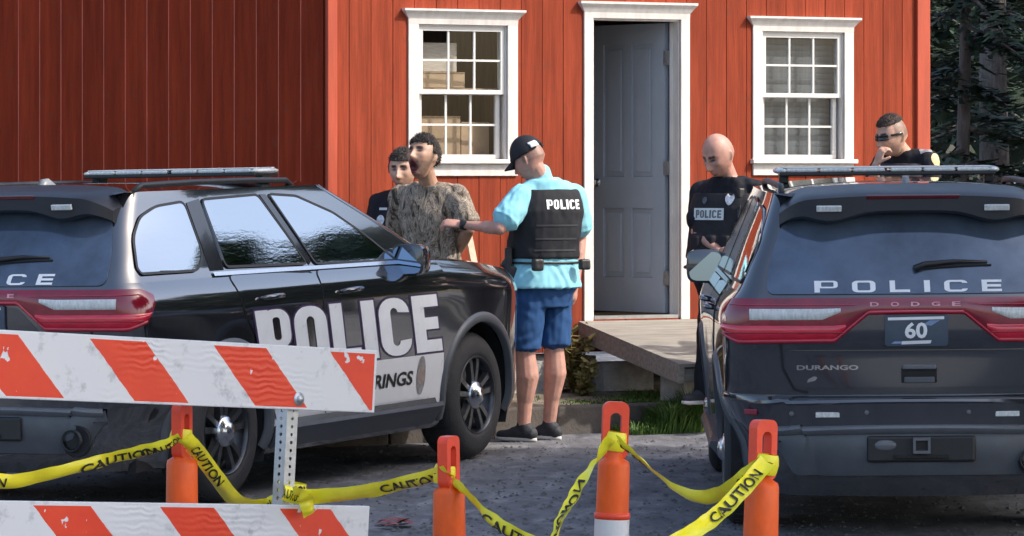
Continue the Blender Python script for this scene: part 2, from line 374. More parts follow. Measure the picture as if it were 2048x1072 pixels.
for (x0, x1, z0, z1) in WIN:
    wn = casing('window', x0, x1, z0, z1, .078)
    header(wn, x0 - .078, x1 + .078, z1 + .001, .105, .045)
    bm = bmesh.new(); box(bm, ((x0 + x1) / 2, -.028, z0 - .014), (x1 - x0 + .19, .075, .03), bev=.004)
    box(bm, ((x0 + x1) / 2, -.016, z0 - .072), (x1 - x0 + .154, .034, .082), bev=.003); obj('sill', bm, M_white, wn)
    zm = z0 + (z1 - z0) * .5
    for (sa, sb, yy, nm) in ((zm - .012, z1 - .012, .012, 'upper_sash'), (z0 + .004, zm + .012, .046, 'lower_sash')):
        xa, xb, st = x0 + .013, x1 - .013, .030
        if nm == 'lower_sash': xa += .006; xb -= .022
        bm = bmesh.new()
        for c, s in ((((xa + st / 2), (sa + sb) / 2), (st, sb - sa)), (((xb - st / 2), (sa + sb) / 2), (st, sb - sa)),
                     (((xa + xb) / 2, sa + st / 2), (xb - xa - 2 * st, st)), (((xa + xb) / 2, sb - st / 2), (xb - xa - 2 * st, st))):
            box(bm, (c[0], yy, c[1]), (s[0], .03, s[1]))
        obj(nm, bm, M_vinyl, wn)
        ga, gb, ha, hb = xa + st, xb - st, sa + st, sb - st; mt = .014
        for i in (1, 2): boxm('muntin', (ga + (gb - ga) * i / 3, yy - .001, (ha + hb) / 2), (mt, .016, hb - ha), M_vinyl, wn)
        boxm('muntin', ((ga + gb) / 2, yy - .003, (ha + hb) / 2), (gb - ga, .014, mt), M_vinyl, wn)
        for i in range(3):
            for j in range(2):
                pa, pb = ga + (gb - ga) * i / 3 + .004, ga + (gb - ga) * (i + 1) / 3 - .004
                qa, qb = ha + (hb - ha) * j / 2 + .004, ha + (hb - ha) * (j + 1) / 2 - .004
                ti = random.uniform(-.004, .004)
                mesh_obj('pane', [(pa, yy + .003, qa), (pb, yy + .003 + ti, qa), (pb, yy + .003 + ti, qb), (pa, yy + .003, qb)], [(0, 1, 2, 3)], M_pane, wn)
# door frame and the leaf standing open
dc = casing('door_frame', DOOR[0], DOOR[1], DOOR[2] - .01, DOOR[3], .072)
header(dc, DOOR[0] - .072, DOOR[1] + .072, DOOR[3] + .001, .115, .045)
boxm('threshold', ((DOOR[0] + DOOR[1]) / 2, .045, DOOR[2] + .012), (DOOR[1] - DOOR[0] - .03, .12, .024), M_metal, dc)
bm = bmesh.new(); box(bm, (DOOR[1] - .022, .075, (DOOR[2] + DOOR[3]) / 2), (.02, .012, DOOR[3] - DOOR[2] - .04)); obj('door_stop', bm, M_white, dc)
LW, LH, LT = .74, DOOR[3] - DOOR[2] - .05, .042
hinge = Vector((DOOR[1] - .03, .125, DOOR[2] + .03))
th = R(180 - 74)
Ml = Matrix.Translation(hinge) @ Matrix.Rotation(th, 4, 'Z')     # local x along the leaf from the hinge, local +y = outer face
def leafmesh(name, boxes, mt, parent, bev=0.0):
    bm = bmesh.new()
    for c, s in boxes: box(bm, c, s, bev=bev)
    bm.transform(Ml); return obj(name, bm, mt, parent)
gz0, gz1 = LH * .47, LH * .93; gx0, gx1 = .12, LW - .12
pz0, pz1 = LH * .12, LH * .36
stile = []
for xa, xb, za, zb in ((0, gx0, 0, LH), (gx1, LW, 0, LH), (gx0, gx1, gz1, LH), (gx0, gx1, pz1, gz0), (gx0, gx1, 0, pz0), (LW / 2 - .04, LW / 2 + .04, pz0, pz1), (LW / 2 - .04, LW / 2 + .04, gz0, gz1)):
    stile.append((((xa + xb) / 2, 0, (za + zb) / 2), (xb - xa, LT, zb - za)))
lf = leafmesh('door_leaf', stile, M_door, shed)
for za, zb in ((pz0, pz1), (gz0, gz1)):
    for xa, xb in ((gx0, LW / 2 - .04), (LW / 2 + .04, gx1)):
        leafmesh('panel', [(((xa + xb) / 2, 0, (za + zb) / 2), (xb - xa, .014, zb - za)), (((xa + xb) / 2, 0, (za + zb) / 2), (xb - xa - .07, .034, zb - za - .07))], M_door, lf, .004)
bm = bmesh.new()
lathe(bm, [(.0, .05), (.018, .05), (.028, .04), (.028, .025), (.012, .012), (.012, 0), (.03, 0), (.03, -.006)], 16, Ml @ Matrix.Translation((LW - .06, LT / 2 + .006, LH * .45)) @ Matrix.Rotation(R(-90), 4, 'X'))
obj('knob', bm, M_metal, lf, True)
for k in (.12, .5, .88):
    leafmesh('hinge', [((-.012, LT / 2 - .004, LH * k), (.05, .012, .10))], M_galv, lf)
# ramp in front of the door: local frame of the shed, running outwards (-y) and down
ramp = empty('wooden_ramp', FO + FU * (DOOR[0] - .12) + Vector((0, 0, FLOOR - .02)), (0, 0, FA), 'weathered plywood ramp leading up to the open shed door', 'ramp')
RW, RL, RS = 1.16, 1.45, -.165
rt = Matrix.Rotation(math.atan(-RS), 3, 'X')
bm = bmesh.new(); box(bm, (RW / 2, -RL / 2 - .02, RS * RL / 2), (RW, RL, .022), rt); obj('deck_sheet', bm, M_wood, ramp)
for x, nm in ((.02, 'side_joist'), (RW - .02, 'side_joist'), (RW / 2, 'joist')):
    bm = bmesh.new(); box(bm, (x, -RL / 2 - .02, RS * RL / 2 - .067), (.04, RL, .11), rt, .003); obj(nm, bm, M_wood, ramp)
for yy in (-.06, -RL + .03):
    bm = bmesh.new(); box(bm, (RW / 2, yy, RS * -yy - .07), (RW - .1, .038, .09), rt); obj('cross_joist', bm, M_wood, ramp)
def cblock(loc, rz, label, sc=(1, 1, 1)):
    e = empty('concrete_block', loc, (0, 0, rz), label, 'concrete block', 'concrete blocks under the shed and ramp')
    bm = bmesh.new(); L, Wd, Hh = .40 * sc[0], .19 * sc[1], .19 * sc[2]
    for y in (-Wd / 2 + .017, Wd / 2 - .017): box(bm, (0, y, Hh / 2), (L, .034, Hh), bev=.004)
    for x in (-L / 2 + .017, 0, L / 2 - .017): box(bm, (x, 0, Hh / 2), (.034, Wd - .07, Hh - .004))
    obj('shell', bm, M_conc, e)
    return e
# raised strip between the curb and the shed
def zs(x): return .185 + .012 * x + .05 * max(0.0, min(2.5, x - 1.0))
CD = 1.16                                      # curb distance out from the facade
def strip():
    V, Fc = [], []; na, nb = 70, 16
    for i in range(na + 1):
        for j in range(nb + 1):
            a = -1.2 + 9.2 * i / na; d = -(CD - .10) + (CD + 2.6) * j / nb
            p = FO + FU * a + FI * d
            V.append((p.x, p.y, zs(p.x) + .03 * noise.noise((p.x * 2.2, p.y * 2.2, 4)) - .012 + .05 * max(0.0, min(1.0, (d + .7) / .6))))
    for i in range(na):
        for j in range(nb): b = i * (nb + 1) + j; Fc.append((b, b + nb + 1, b + nb + 2, b + 1))
    tag(mesh_obj('raised_bed', V, Fc, M_soil, smooth=True), kind='structure')
strip()
# curb as separate lengths
for k in range(7):
    a0 = -1.3 + k * 1.22; L = 1.21
    e0 = FO + FU * (a0 + L / 2) - FI * (CD - .05)
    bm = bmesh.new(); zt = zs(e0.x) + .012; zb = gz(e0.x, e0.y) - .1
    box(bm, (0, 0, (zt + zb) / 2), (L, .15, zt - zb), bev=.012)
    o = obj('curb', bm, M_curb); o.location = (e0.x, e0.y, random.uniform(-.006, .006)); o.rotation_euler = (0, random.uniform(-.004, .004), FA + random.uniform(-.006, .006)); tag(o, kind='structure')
cblock(FO + FU * fa(1222) - FI * .16 + Vector((0, 0, .235)), FA + .02, 'big grey concrete block under the middle of the wooden ramp', (1.0, 1, 1.05))
cblock(FO + FU * (fa(1200) + .08) - FI * 1.02 + Vector((0, 0, .21)), FA + .5, 'grey concrete block under the low end of the wooden ramp', (.62, 1, .98))
cblock(FO + FU * fa(1070) + FI * .12 + Vector((0, 0, .17)), FA, 'tan concrete block under the shed behind the man in shorts', (1.0, 1, 1.65))
cblock(FO + FU * fa(1190) + FI * .45 + Vector((0, 0, .17)), FA, 'shadowed concrete block far under the shed by the door', (1.0, 1, 1.5))
# the longer dark red barn that abuts the shed on the left
BD = Vector((-.94, .342, 0)).normalized(); BN = Vector((BD.y, -BD.x, 0)) * 1.0
if BN.y > 0: BN = -BN
B0 = FO + BD * .015 - FI * 0.0
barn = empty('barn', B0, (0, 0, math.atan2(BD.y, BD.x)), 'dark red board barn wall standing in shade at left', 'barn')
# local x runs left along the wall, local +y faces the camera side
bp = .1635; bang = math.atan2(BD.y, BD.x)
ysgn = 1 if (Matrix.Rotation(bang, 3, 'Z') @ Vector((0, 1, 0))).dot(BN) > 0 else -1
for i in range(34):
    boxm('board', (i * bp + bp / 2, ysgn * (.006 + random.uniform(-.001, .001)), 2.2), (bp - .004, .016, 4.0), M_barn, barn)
    boxm('groove_highlight', (i * bp + bp, ysgn * .010, 2.2), (.0075, .012, 4.0), M_barnline, barn)  # thin light strip standing in for the highlight on each groove
loc_fi = Matrix.Rotation(-bang, 3, 'Z') @ FI
LB = 34 * bp
V = [(0, -ysgn * .01, .15), (LB, -ysgn * .01, .15), (LB + loc_fi.x * 5, loc_fi.y * 5, .15), (loc_fi.x * 5 - .02, loc_fi.y * 5, .15)]
V += [(x, y, 4.2) for x, y, z in V]
mesh_obj('wall_core', V, [(0, 1, 5, 4), (1, 2, 6, 5), (2, 3, 7, 6), (3, 0, 4, 7), (3, 2, 1, 0)], M_redback, barn)
bm = bmesh.new(); V2 = [(x, y, 4.21) for x, y, z in V[:4]] + [(x, y, 4.36) for x, y, z in V[:4]]
vs = [bm.verts.new(v) for v in V2]
for f in ((3, 2, 1, 0), (4, 5, 6, 7), (0, 1, 5, 4), (1, 2, 6, 5), (2, 3, 7, 6), (3, 0, 4, 7)): bm.faces.new([vs[i] for i in f])
obj('roof', bm, M_dark, barn)
# things seen through the left window
def inbox(a, y, z, s, label, mt, rz=0, cat='box', nm='cardboard_box'):
    p = FO + FU * a + FI * y + Vector((0, 0, z))
    e = empty(nm, p, (0, 0, FA + rz), label, cat)
    boxm('carton' if nm == 'cardboard_box' else 'stack', (0, 0, s[2] / 2), s, mt, e, bev=.004)
    if nm == 'cardboard_box':
        for k in (-1, 1): boxm('flap', (k * s[0] * .25, -s[1] * .02, s[2] + .004), (s[0] * .49, s[1], .006), mt, e)
    return e
wl0, wl1, wz0, wz1 = WIN[0]; zm = (wz0 + wz1) / 2
shelf = empty('shelf', FO + FU * ((wl0 + wl1) / 2) + FI * .30 + Vector((0, 0, 0)), (0, 0, FA), 'wooden shelf standing inside behind the left window', 'shelf')
for z in (wz0 - .12, zm + .02): boxm('board', (0, 0, z), (.9, .42, .022), M_woodin, shelf)
for x in (-.44, .44): boxm('upright', (x, 0, (FLOOR + zm + .03) / 2), (.025, .42, zm + .03 - FLOOR), M_woodin, shelf)
inbox(wl0 + .18, .27, wz0 - .108, (.42, .30, .40), 'tall brown carton behind the lower left panes of the left window', M_card)
inbox(wl0 + .50, .28, wz0 - .108, (.23, .28, .36), 'narrow brown carton behind the lower right panes of the left window', M_card, .1)
inbox(wl0 + .24, .24, zm + .032, (.36, .25, .10), 'wide flat tan carton behind the middle of the left window', M_card, .05)
inbox(wl0 + .22, .24, zm + .142, (.30, .22, .20), 'stack of pale papers behind the upper panes of the left window', M_paper, -.08, 'papers', 'paper_stack')
wr0, wr1, rz0, rz1 = WIN[1]
e = empty('window_blind', FO + FU * ((wr0 + wr1) / 2) + FI * .10 + Vector((0, 0, 0)), (0, 0, FA), 'grey blind hanging inside behind the right window', 'blind')
mb = mat('grey_blind', (.17, .19, .215), .8, bump=(10, .3), var=(6, .2, (6, 1, .5)))
nsl = 22
for i in range(nsl):
    z = rz0 + .01 + (rz1 - rz0 - .02) * (i + .5) / nsl
    boxm('slat', (0, 0, z), (wr1 - wr0 - .03, .004, (rz1 - rz0) / nsl * 1.04), mb, e, Matrix.Rotation(R(14), 3, 'X'))
# ------------------------------------------------------------------ vegetation
def np_quads(name, C_, U_, W_, mt, parent=None):
    n = len(C_); V = np.empty((n * 4, 3)); V[0::4] = C_ - U_ - W_; V[1::4] = C_ + U_ - W_ * .6; V[2::4] = C_ + U_ * 1.1 + W_ * .6; V[3::4] = C_ - U_ + W_
    me = bpy.data.meshes.new(name); me.vertices.add(n * 4); me.vertices.foreach_set('co', V.ravel())
    me.loops.add(n * 4); me.loops.foreach_set('vertex_index', np.arange(n * 4, dtype=np.int32))
    me.polygons.add(n); me.polygons.foreach_set('loop_start', np.arange(0, n * 4, 4, dtype=np.int32)); me.update(calc_edges=True)
    return obj(name, me, mt, parent)
def rand_dirs(rs, n):
    v = rs.normal(size=(n, 3)); return v / np.linalg.norm(v, axis=1)[:, None]
def leafy_tree(loc, h, rad, z0, nleaf, seed, label, mt=None, lsz=.16, group='trees around the lot', ncl=46, trunk_r=.16):
    rs = np.random.RandomState(seed); rnd = random.Random(seed)
    e = empty('tree', loc, (0, 0, rnd.uniform(0, 6)), label, 'tree', group)
    bm = bmesh.new(); top = Vector((rnd.uniform(-.3, .3), rnd.uniform(-.3, .3), h * .8))
    pts = [Vector((0, 0, -.2)), Vector((.03, .02, h * .2)), top * .5 + Vector((.1, -.08, 0)), top]
    tube(bm, pts, [trunk_r * 1.25, trunk_r, trunk_r * .7, trunk_r * .2], 10)
    cz = (z0 + h) / 2; hz = (h - z0) / 2
    cl = rand_dirs(rs, ncl) * (rs.uniform(.35, 1, ncl) ** .5)[:, None] * np.array([rad, rad, hz]) * .86 + np.array([0, 0, cz])
    for c in cl[:12]:
        s = Vector((0, 0, min(max(z0 * .7, c[2] * .6), h * .7))); c = Vector(c)
        tube(bm, [s, s.lerp(c, .5) + Vector((0, 0, .15)), c], [trunk_r * .38, trunk_r * .24, .015], 6)
    obj('trunk', bm, M_bark, e, True)
    cs = rs.uniform(.28, .52, ncl) * rad
    ids = rs.randint(0, ncl, nleaf); off = rand_dirs(rs, nleaf) * (rs.uniform(.25, 1, nleaf) ** .6)[:, None] * cs[ids][:, None] * np.array([1, 1, .7])
    C_ = cl[ids] + off; U = rand_dirs(rs, nleaf); W_ = np.cross(U, rand_dirs(rs, nleaf)); W_ /= np.linalg.norm(W_, axis=1)[:, None] + 1e-6
    s = rs.uniform(.6, 1.3, nleaf)[:, None] * lsz
    np_quads('crown', C_, U * s * .62, W_ * s * .4, mt or M_leaf, e); return e
def conifer(loc, h, rad, seed, label, tr=.10, z0=.6, dens=1.0):
    rs = np.random.RandomState(seed); rnd = random.Random(seed)
    e = empty('conifer_tree', loc, (0, 0, rnd.uniform(0, 6)), label, 'tree', 'conifers in the dark wood')
    bm = bmesh.new(); pts = []; rad_ = []
    for i in range(9):
        t = i / 8; pts.append(Vector((.10 * noise.noise((t * 3, seed, 0)), .10 * noise.noise((t * 3, seed, 5)), -.2 + (h + .2) * t))); rad_.append(tr * (1.15 - t) + .01)
    tube(bm, pts, rad_, 12)
    C_, U_, W_ = [], [], []; nb = int(34 * dens)
    for k in range(nb):
        z = z0 + (h - z0) * (k + rnd.random()) / nb; a = rnd.uniform(0, 6.28); L = rad * (1.05 - .75 * (z / h)) * rnd.uniform(.6, 1.1)
        d = Vector((math.cos(a), math.sin(a), rnd.uniform(-.25, .12))).normalized(); p0 = Vector((0, 0, z)); pts = [p0 + d * L * t + Vector((0, 0, -.22 * L * t * t)) for t in (0, .35, .7, 1)]
        tube(bm, pts, [.028, .02, .012, .005], 5)
        side = d.cross(Vector((0, 0, 1))).normalized(); n = int(150 * dens * (L / rad) + 30)
        t = rs.uniform(.12, 1.05, n); lat = rs.normal(0, .16, n) * L * (1.1 - .6 * t)
        P_ = np.array(p0)[None] + np.array(d)[None] * (L * t)[:, None] + np.array(side)[None] * lat[:, None]
        P_[:, 2] += -.22 * L * t * t - np.abs(lat) * .25 + rs.normal(0, .03, n)
        C_.append(P_); u = np.array(d)[None] * .8 + np.array(side)[None] * (np.sign(lat) * .9)[:, None] + rand_dirs(rs, n) * .45; u /= np.linalg.norm(u, axis=1)[:, None]
        w2 = np.cross(u, np.array([[0, 0, 1.0]]) + rand_dirs(rs, n) * .5); w2 /= np.linalg.norm(w2, axis=1)[:, None] + 1e-6
        s = rs.uniform(.05, .11, n)[:, None]; U_.append(u * s); W_.append(w2 * s * .28)
    obj('trunk', bm, M_bark, e, True); np_quads('crown', np.concatenate(C_), np.concatenate(U_), np.concatenate(W_), M_needle, e); return e
def G(x, y): return Vector((x, y, gz(x, y)))
# conifers seen right of the shed
conifer(G(5.05, 42.0), 11, 2.0, 11, 'straight conifer trunk with bare lower stem at the right edge', .15, 1.6, .8)
conifer(G(4.30, 38.0), 7.5, 1.5, 12, 'low bushy conifer right beside the shed corner', .06, .4, 1.3)
conifer(G(5.42, 45.5), 10, 2.0, 13, 'thin conifer just right of the bare trunk', .05, .8, 1.3)
conifer(G(6.3, 47.0), 11, 2.4, 14, 'conifer beyond the right edge trunk', .09, .6, 1.3)
conifer(G(4.9, 52.0), 12, 2.6, 15, 'conifer deep in the wood behind the shed', .10, .5, 1.3)
for i, (x, y, h, r_) in enumerate(((7.8, 55, 12, 3.6), (4.0, 60, 13, 4.0), (10, 62, 13, 4.2), (6.6, 66, 14, 4.5))):
    leafy_tree(G(x, y), h, r_, .3, 7000, 40 + i, ['broad dark tree deep in the wood right of the trunks', 'broad dark tree far behind the shed corner', 'broad dark tree at the far right of the wood', 'tallest dark tree at the back of the wood'][i], M_needle, .30)
# wood that carries on to the right, outside the frame (shades the conifers, mirrored in the car sides)
for i, (x, y, h, r_) in enumerate(((10.5, 33.8, 7.6, 1.8), (14.5, 36, 9.0, 2.0), (11.5, 40, 10.0, 2.6), (18, 36, 8.2, 2.0), (23, 39, 10.2, 2.6), (28, 44, 9.5, 2.8), (15.5, 42, 9.4, 2.6), (33, 44, 9, 3.2), (10.6, 31.0, 7.7, 1.4), (13.5, 31.0, 7.6, 1.7), (18.5, 30.5, 9.0, 1.9), (8.2, 37.5, 7.5, 2.3), (20, 46, 10.5, 3.0))):
    leafy_tree(G(x, y), h, r_, .8, 5200, 60 + i, 'leafy tree of the wood to the right of the shed', None, .26)
# trees right of the lot that shade the parked cars
for i, (x, y, h, r_, z0) in enumerate(((9.4, 19.5, 12.5, 3.3, 4.4), (10.5, 12.5, 13, 4.0, 4.6), (9.0, 15.8, 12, 3.3, 4.4), (8.6, 9.0, 12, 3.7, 4.2), (13.5, 16.0, 15.5, 3.8, 6), (13.0, 9.5, 15.5, 4.0, 6))):
    leafy_tree(G(x, y), h, r_, z0, 5200, 80 + i, 'leafy shade tree to the right of the parked cars', None, .30, ncl=60)
# grass along the curb
def grass():
    rs = np.random.RandomState(5); n = 20000
    V, Fc = [], []
    for k in range(n):
        u = rs.rand()
        a = fa(1165) - .42 + (fa(1440) - fa(1165)) * rs.rand() ** .8; d = -(CD + .10) + rs.normal(0, .13) if u < .75 else -(CD - .2) + rs.rand() * .5
        if u > .93: a = fa(1020) + (fa(1500) - fa(1020)) * rs.rand(); d = -(CD - .25) + rs.rand() * .9
        d = max(d, -(CD + .33))
        p = FO + FU * a + FI * d; out = d < -(CD + .02)
        if -(CD + .03) < d < -(CD - .13): continue
        z = gz(p.x, p.y) if out else zs(p.x) - .02
        m = .5 + .7 * abs(noise.noise((p.x * 3, p.y * 3, 1))) * 2
        hgt = rs.uniform(.07, .24) * m if out else rs.uniform(.03, .10) * m
        if a < fa(1235) - .45: hgt *= .6
        an = rs.rand() * 6.28; ln = rs.uniform(.2, .9) * hgt; w_ = rs.uniform(.003, .006); dx, dy = math.cos(an), math.sin(an)
        b = len(V); px_, py_ = -dy * w_, dx * w_
        V += [(p.x - px_, p.y - py_, z), (p.x + px_, p.y + py_, z), (p.x + dx * ln * .4 + px_ * .8, p.y + dy * ln * .4 + py_ * .8, z + hgt * .65), (p.x + dx * ln * .4 - px_ * .8, p.y + dy * ln * .4 - py_ * .8, z + hgt * .65), (p.x + dx * ln, p.y + dy * ln, z + hgt * .92)]
        Fc += [(b, b + 1, b + 2, b + 3), (b + 3, b + 2, b + 4)]
    tag(mesh_obj('grass', V, Fc, M_grass), 'green grass growing along the curb below the ramp', 'grass', kind='stuff')
grass()
def weed(px, D_off, h, seed, label, nst=9, mt=None, lf=.035):
    rs = random.Random(seed); p = FO + FU * fa(px) + FI * D_off; p.z = zs(p.x) - .01
    e = empty('weed_plant', p, (0, 0, 0), label, 'plant'); bs = bmesh.new(); C_, U_, W_ = [], [], []
    for k in range(nst):
        a = rs.uniform(0, 6.28); hh = h * rs.uniform(.6, 1.05); sp = rs.uniform(.02, .16) * h / .5
        pts = [Vector((0, 0, 0)), Vector((math.cos(a) * sp * .4, math.sin(a) * sp * .4, hh * .5)), Vector((math.cos(a) * sp, math.sin(a) * sp, hh))]
        tube(bs, pts, [.005, .004, .002], 5)
        for j in range(16):
            t = rs.uniform(.15, 1); q = pts[0].lerp(pts[1], t * 2) if t < .5 else pts[1].lerp(pts[2], t * 2 - 1)
            d = Vector((rs.gauss(0, 1), rs.gauss(0, 1), rs.gauss(.2, .5))).normalized(); C_.append(q + d * lf * .8); U_.append(d * lf)
            w2 = d.cross(Vector((rs.gauss(0, 1), rs.gauss(0, 1), rs.gauss(0, 1)))).normalized(); W_.append(w2 * lf * .42)
    obj('stem', bs, M_weed, e); np_quads('foliage', np.array([list(c) for c in C_]), np.array([list(c) for c in U_]), np.array([list(c) for c in W_]), mt or M_weed, e)
weed(1128, -.14, .50, 1, 'tall yellowing weed against the shed left of the ramp', 12)
weed(1122, -.34, .26, 2, 'short brown weed beside the ramp corner', 8)
weed(1146, -.02, .36, 3, 'dark rusty weed climbing the shed next to the door', 9, ramp_mat('rusty_leaf', [(.3, (.06, .04, .015)), (.7, (.20, .10, .03))], 12), .028)
weed(1392, -1.02, .20, 4, 'small pale weed in front of the ramp end', 6, M_grass, .03)
weed(1310, -.78, .16, 5, 'small grey green weed between the two concrete blocks', 6, M_grass, .025)
# concrete rubble slab in the grass
e = empty('concrete_slab', FO + FU * fa(1335) - FI * (CD - .33) + Vector((0, 0, zs(1.2) + .0)), (R(4), R(-3), FA + .2), 'broken pale concrete slab lying in the grass by the curb', 'concrete slab')
bm = bmesh.new(); vs = [(-.34, -.12), (-.1, -.17), (.22, -.13), (.37, -.02), (.28, .14), (-.06, .18), (-.3, .1)]
loft(bm, [[Vector((x, y, -.03)) for x, y in vs], [Vector((x, y, .03)) for x, y in vs], [Vector((x * .96, y * .95, .045)) for x, y in vs]])
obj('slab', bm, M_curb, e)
# flattened red litter on the lot
p = P(782, 1022, 20.65); p.z = gz(p.x, p.y)
bm = bmesh.new(); rs = random.Random(8)
for k in range(9):
    c = Vector((rs.uniform(-.08, .08), rs.uniform(-.14, .14), .012 + k * .002)); q = Matrix.Rotation(rs.uniform(0, 6), 3, 'Z') @ Matrix.Rotation(rs.uniform(-.3, .3), 3, 'X')
    vs = [bm.verts.new(c + q @ Vector((x * rs.uniform(.03, .06), y * rs.uniform(.03, .06), rs.uniform(0, .014)))) for x, y in ((-1, -.6), (.2, -1), (1, -.2), (.6, .8), (-.5, 1))]
    bm.faces.new(vs)
o = obj('litter', bm, mat('faded_red_litter', (.24, .06, .06), .7, var=(30, .5), bump=(30, .3))); o.location = p
tag(o, 'crumpled reddish litter lying flat on the dark lot', 'litter')
# pale stake leaning at the shed wall
a, b = P(934, 455, 26.75), P(954, 560, 26.55)
bm = bmesh.new(); d = (b - a); b2 = a + d * (( zs(a.x) - .02 - a.z) / d.z)
x, y, z = frame_to(d); M3 = Matrix((x, y, z)).transposed(); box(bm, (a + b2) / 2, (.045, .03, (b2 - a).length), M3, .003)
tag(obj('wooden_stake', bm, mat('pale_pine', (.66, .45, .33), .7, bump=(20, .3, (4, 4, .3)), var=(8, .15, (5, 5, .4)))), 'pale wooden stake leaning behind the held man', 'stake')
# ------------------------------------------------------------------ police SUVs
# car frame: x forward from the rear bumper, y to the car's left, z up
_zk = np.array([.20, .27, .36, .50, .78, 1.00, 1.08, 1.15, 1.20, 1.235, 1.45, 1.715])
_wk = np.array([.84, .895, .925, .932, .948, .96, .962, .946, .918, .888, .808, .705])
_zt = np.linspace(.1, 1.8, 680); _wt = np.interp(_zt, _zk, _wk)
_k = np.exp(-.5 * (np.arange(-20, 21) * (_zt[1] - _zt[0]) / .018) ** 2); _k /= _k.sum(); _wt = np.convolve(np.pad(_wt, 20, 'edge'), _k, 'valid')
_xrz = np.array([.20, .30, .40, .70, .76, .95, 1.0, 1.17, 1.215, 1.245, 1.62, 1.715])
_xrx = np.array([.17, .11, .09, .085, .085, .088, .075, .075, .095, .115, .375, .45])
_xt = np.interp(_zt, _xrz, _xrx); _xt = np.convolve(np.pad(_xt, 20, 'edge'), _k, 'valid')
WX = (1.07, 4.10); WZ = .385; AR = .462
def zh(x): return float(np.interp(x, [3.6, 4.2, 4.7, 4.9, 5.02], [1.235, 1.20, 1.13, 1.09, 1.03]))
def Wd(x, z):
    w_ = float(np.interp(z, _zt, _wt))
    if x < 1.3:
        t = (1.3 - x) / 1.3; w_ -= .028 * t * t
        if z > 1.2: w_ -= .065 * t * t * min(1, (z - 1.2) / .3)
    if x < .85 and z < .74: a_ = min(1, (.85 - x) / .4); b_ = min(1, (.74 - z) / .32); w_ -= .13 * a_ * a_ * (3 - 2 * a_) * b_ * b_ * (3 - 2 * b_)
    for xw in WX: w_ += .016 * math.exp(-((x - xw) / .48) ** 2) * math.exp(-((z - .72) / .26) ** 2)
    if x > 4.45:
        u = min(1, (x - 4.45) / .57); w_ -= .46 * (1 - math.sqrt(max(0, 1 - u * u)))
    return w_
def xrear(z): return float(np.interp(z, _zt, _xt))
def rc(z): return (.30 if z < .66 else .30 - .13 * min(1, (z - .66) / .26)) if z < 1.15 else .17 - .07 * min(1, (z - 1.15) / .2)
def bpos(s, z):
    """point on the outer skin (y>=0 half): s runs from the rear centre line round the corner and forward along the side"""
    r = rc(z); x0 = xrear(z); bow = .06
    W0 = Wd(x0 + bow + r, z); L1 = W0 - r; L2 = r * math.pi / 2
    if s < L1: return Vector((x0 + bow * (s / L1) ** 2.4, s, z))
    if s < L1 + L2:
        a = (s - L1) / r; return Vector((x0 + bow + r * (1 - math.cos(a)), L1 + r * math.sin(a), z))
    x = x0 + bow + r + (s - L1 - L2); return Vector((x, Wd(x, z), z))
def s_of_x(x, z):
    r = rc(z); x0 = xrear(z) + .06 + r; return Wd(x0, z) - r + r * math.pi / 2 + (x - x0)
def bnorm(s, z, e=.004):
    a = bpos(s + e, z) - bpos(max(0, s - e), z); b = bpos(s, z + e) - bpos(s, z - e); n = a.cross(b)
    n.normalize()
    return n if (n.y > 0 or (abs(n.y) < .3 and n.x < 0)) else -n
def skin(s, z, off, sg):
    p = bpos(s, z) + bnorm(s, z) * off; p.y *= sg; return p
def rear_pt(y, z, off=0.0): return skin(abs(y), z, off, 1 if y >= 0 else -1)
def side_pt(x, z, off=0.0, sg=-1):
    return skin(s_of_x(x, z), z, off, sg)
def a_pillar(z): return 3.60 - 1.06 * ((z - 1.235) / .48) ** 1.10 if z > 1.235 else 3.60
def crown(y, w_): return .045 * (1 - min(1, abs(y / w_)) ** 2.6)
def span_panel(name, poly, fn, mt, parent, nz=12, nx=14, axis='z', thick=.01, off=.004, smooth=True):
    """poly in (u,z); rows cut the polygon across; fn(u,z,off)->point; closed slab"""
    k = 1 if axis == 'z' else 0
    lo, hi = min(p[k] for p in poly), max(p[k] for p in poly)
    top, bot, rows = [], [], nz
    ts = [lo + (hi - lo) * (.5 - .5 * math.cos(math.pi * (i / (rows - 1)))) * .9999 + 5e-5 * (hi - lo) for i in range(rows)]
    for t in ts:
        xs = []
        for a, b in zip(poly, poly[1:] + poly[:1]):
            if (a[k] - t) * (b[k] - t) < 0: xs.append(a[1 - k] + (b[1 - k] - a[1 - k]) * (t - a[k]) / (b[k] - a[k]))
        if len(xs) < 2: xs = [poly[0][1 - k]] * 2
        x0, x1 = min(xs), max(xs)
        for j in range(nx):
            u = x0 + (x1 - x0) * j / (nx - 1); q = (u, t) if k == 1 else (t, u)
            top.append(fn(q[0], q[1], off)); bot.append(fn(q[0], q[1], off - thick))
    V = top + bot; n = len(top); Fc = []
    for i in range(rows - 1):
        for j in range(nx - 1):
            b = i * nx + j; Fc.append((b, b + 1, b + nx + 1, b + nx)); Fc.append((n + b, n + b + nx, n + b + nx + 1, n + b + 1))
    rim = [j for j in range(nx)] + [i * nx + nx - 1 for i in range(1, rows)] + [(rows - 1) * nx + j for j in range(nx - 2, -1, -1)] + [i * nx for i in range(rows - 2, 0, -1)]
    for a, b in zip(rim, rim[1:] + rim[:1]): Fc.append((b, a, n + a, n + b))
    m = bpy.data.meshes.new(name); m.from_pydata([tuple(v) for v in V], [], Fc); m.update()
    bm = bmesh.new(); bm.from_mesh(m); bmesh.ops.recalc_face_normals(bm, faces=bm.faces); bm.to_mesh(m); bm.free()
    o = obj(name, m, mt, parent, smooth)
    if smooth: m.set_sharp_from_angle(angle=R(40))
    return o
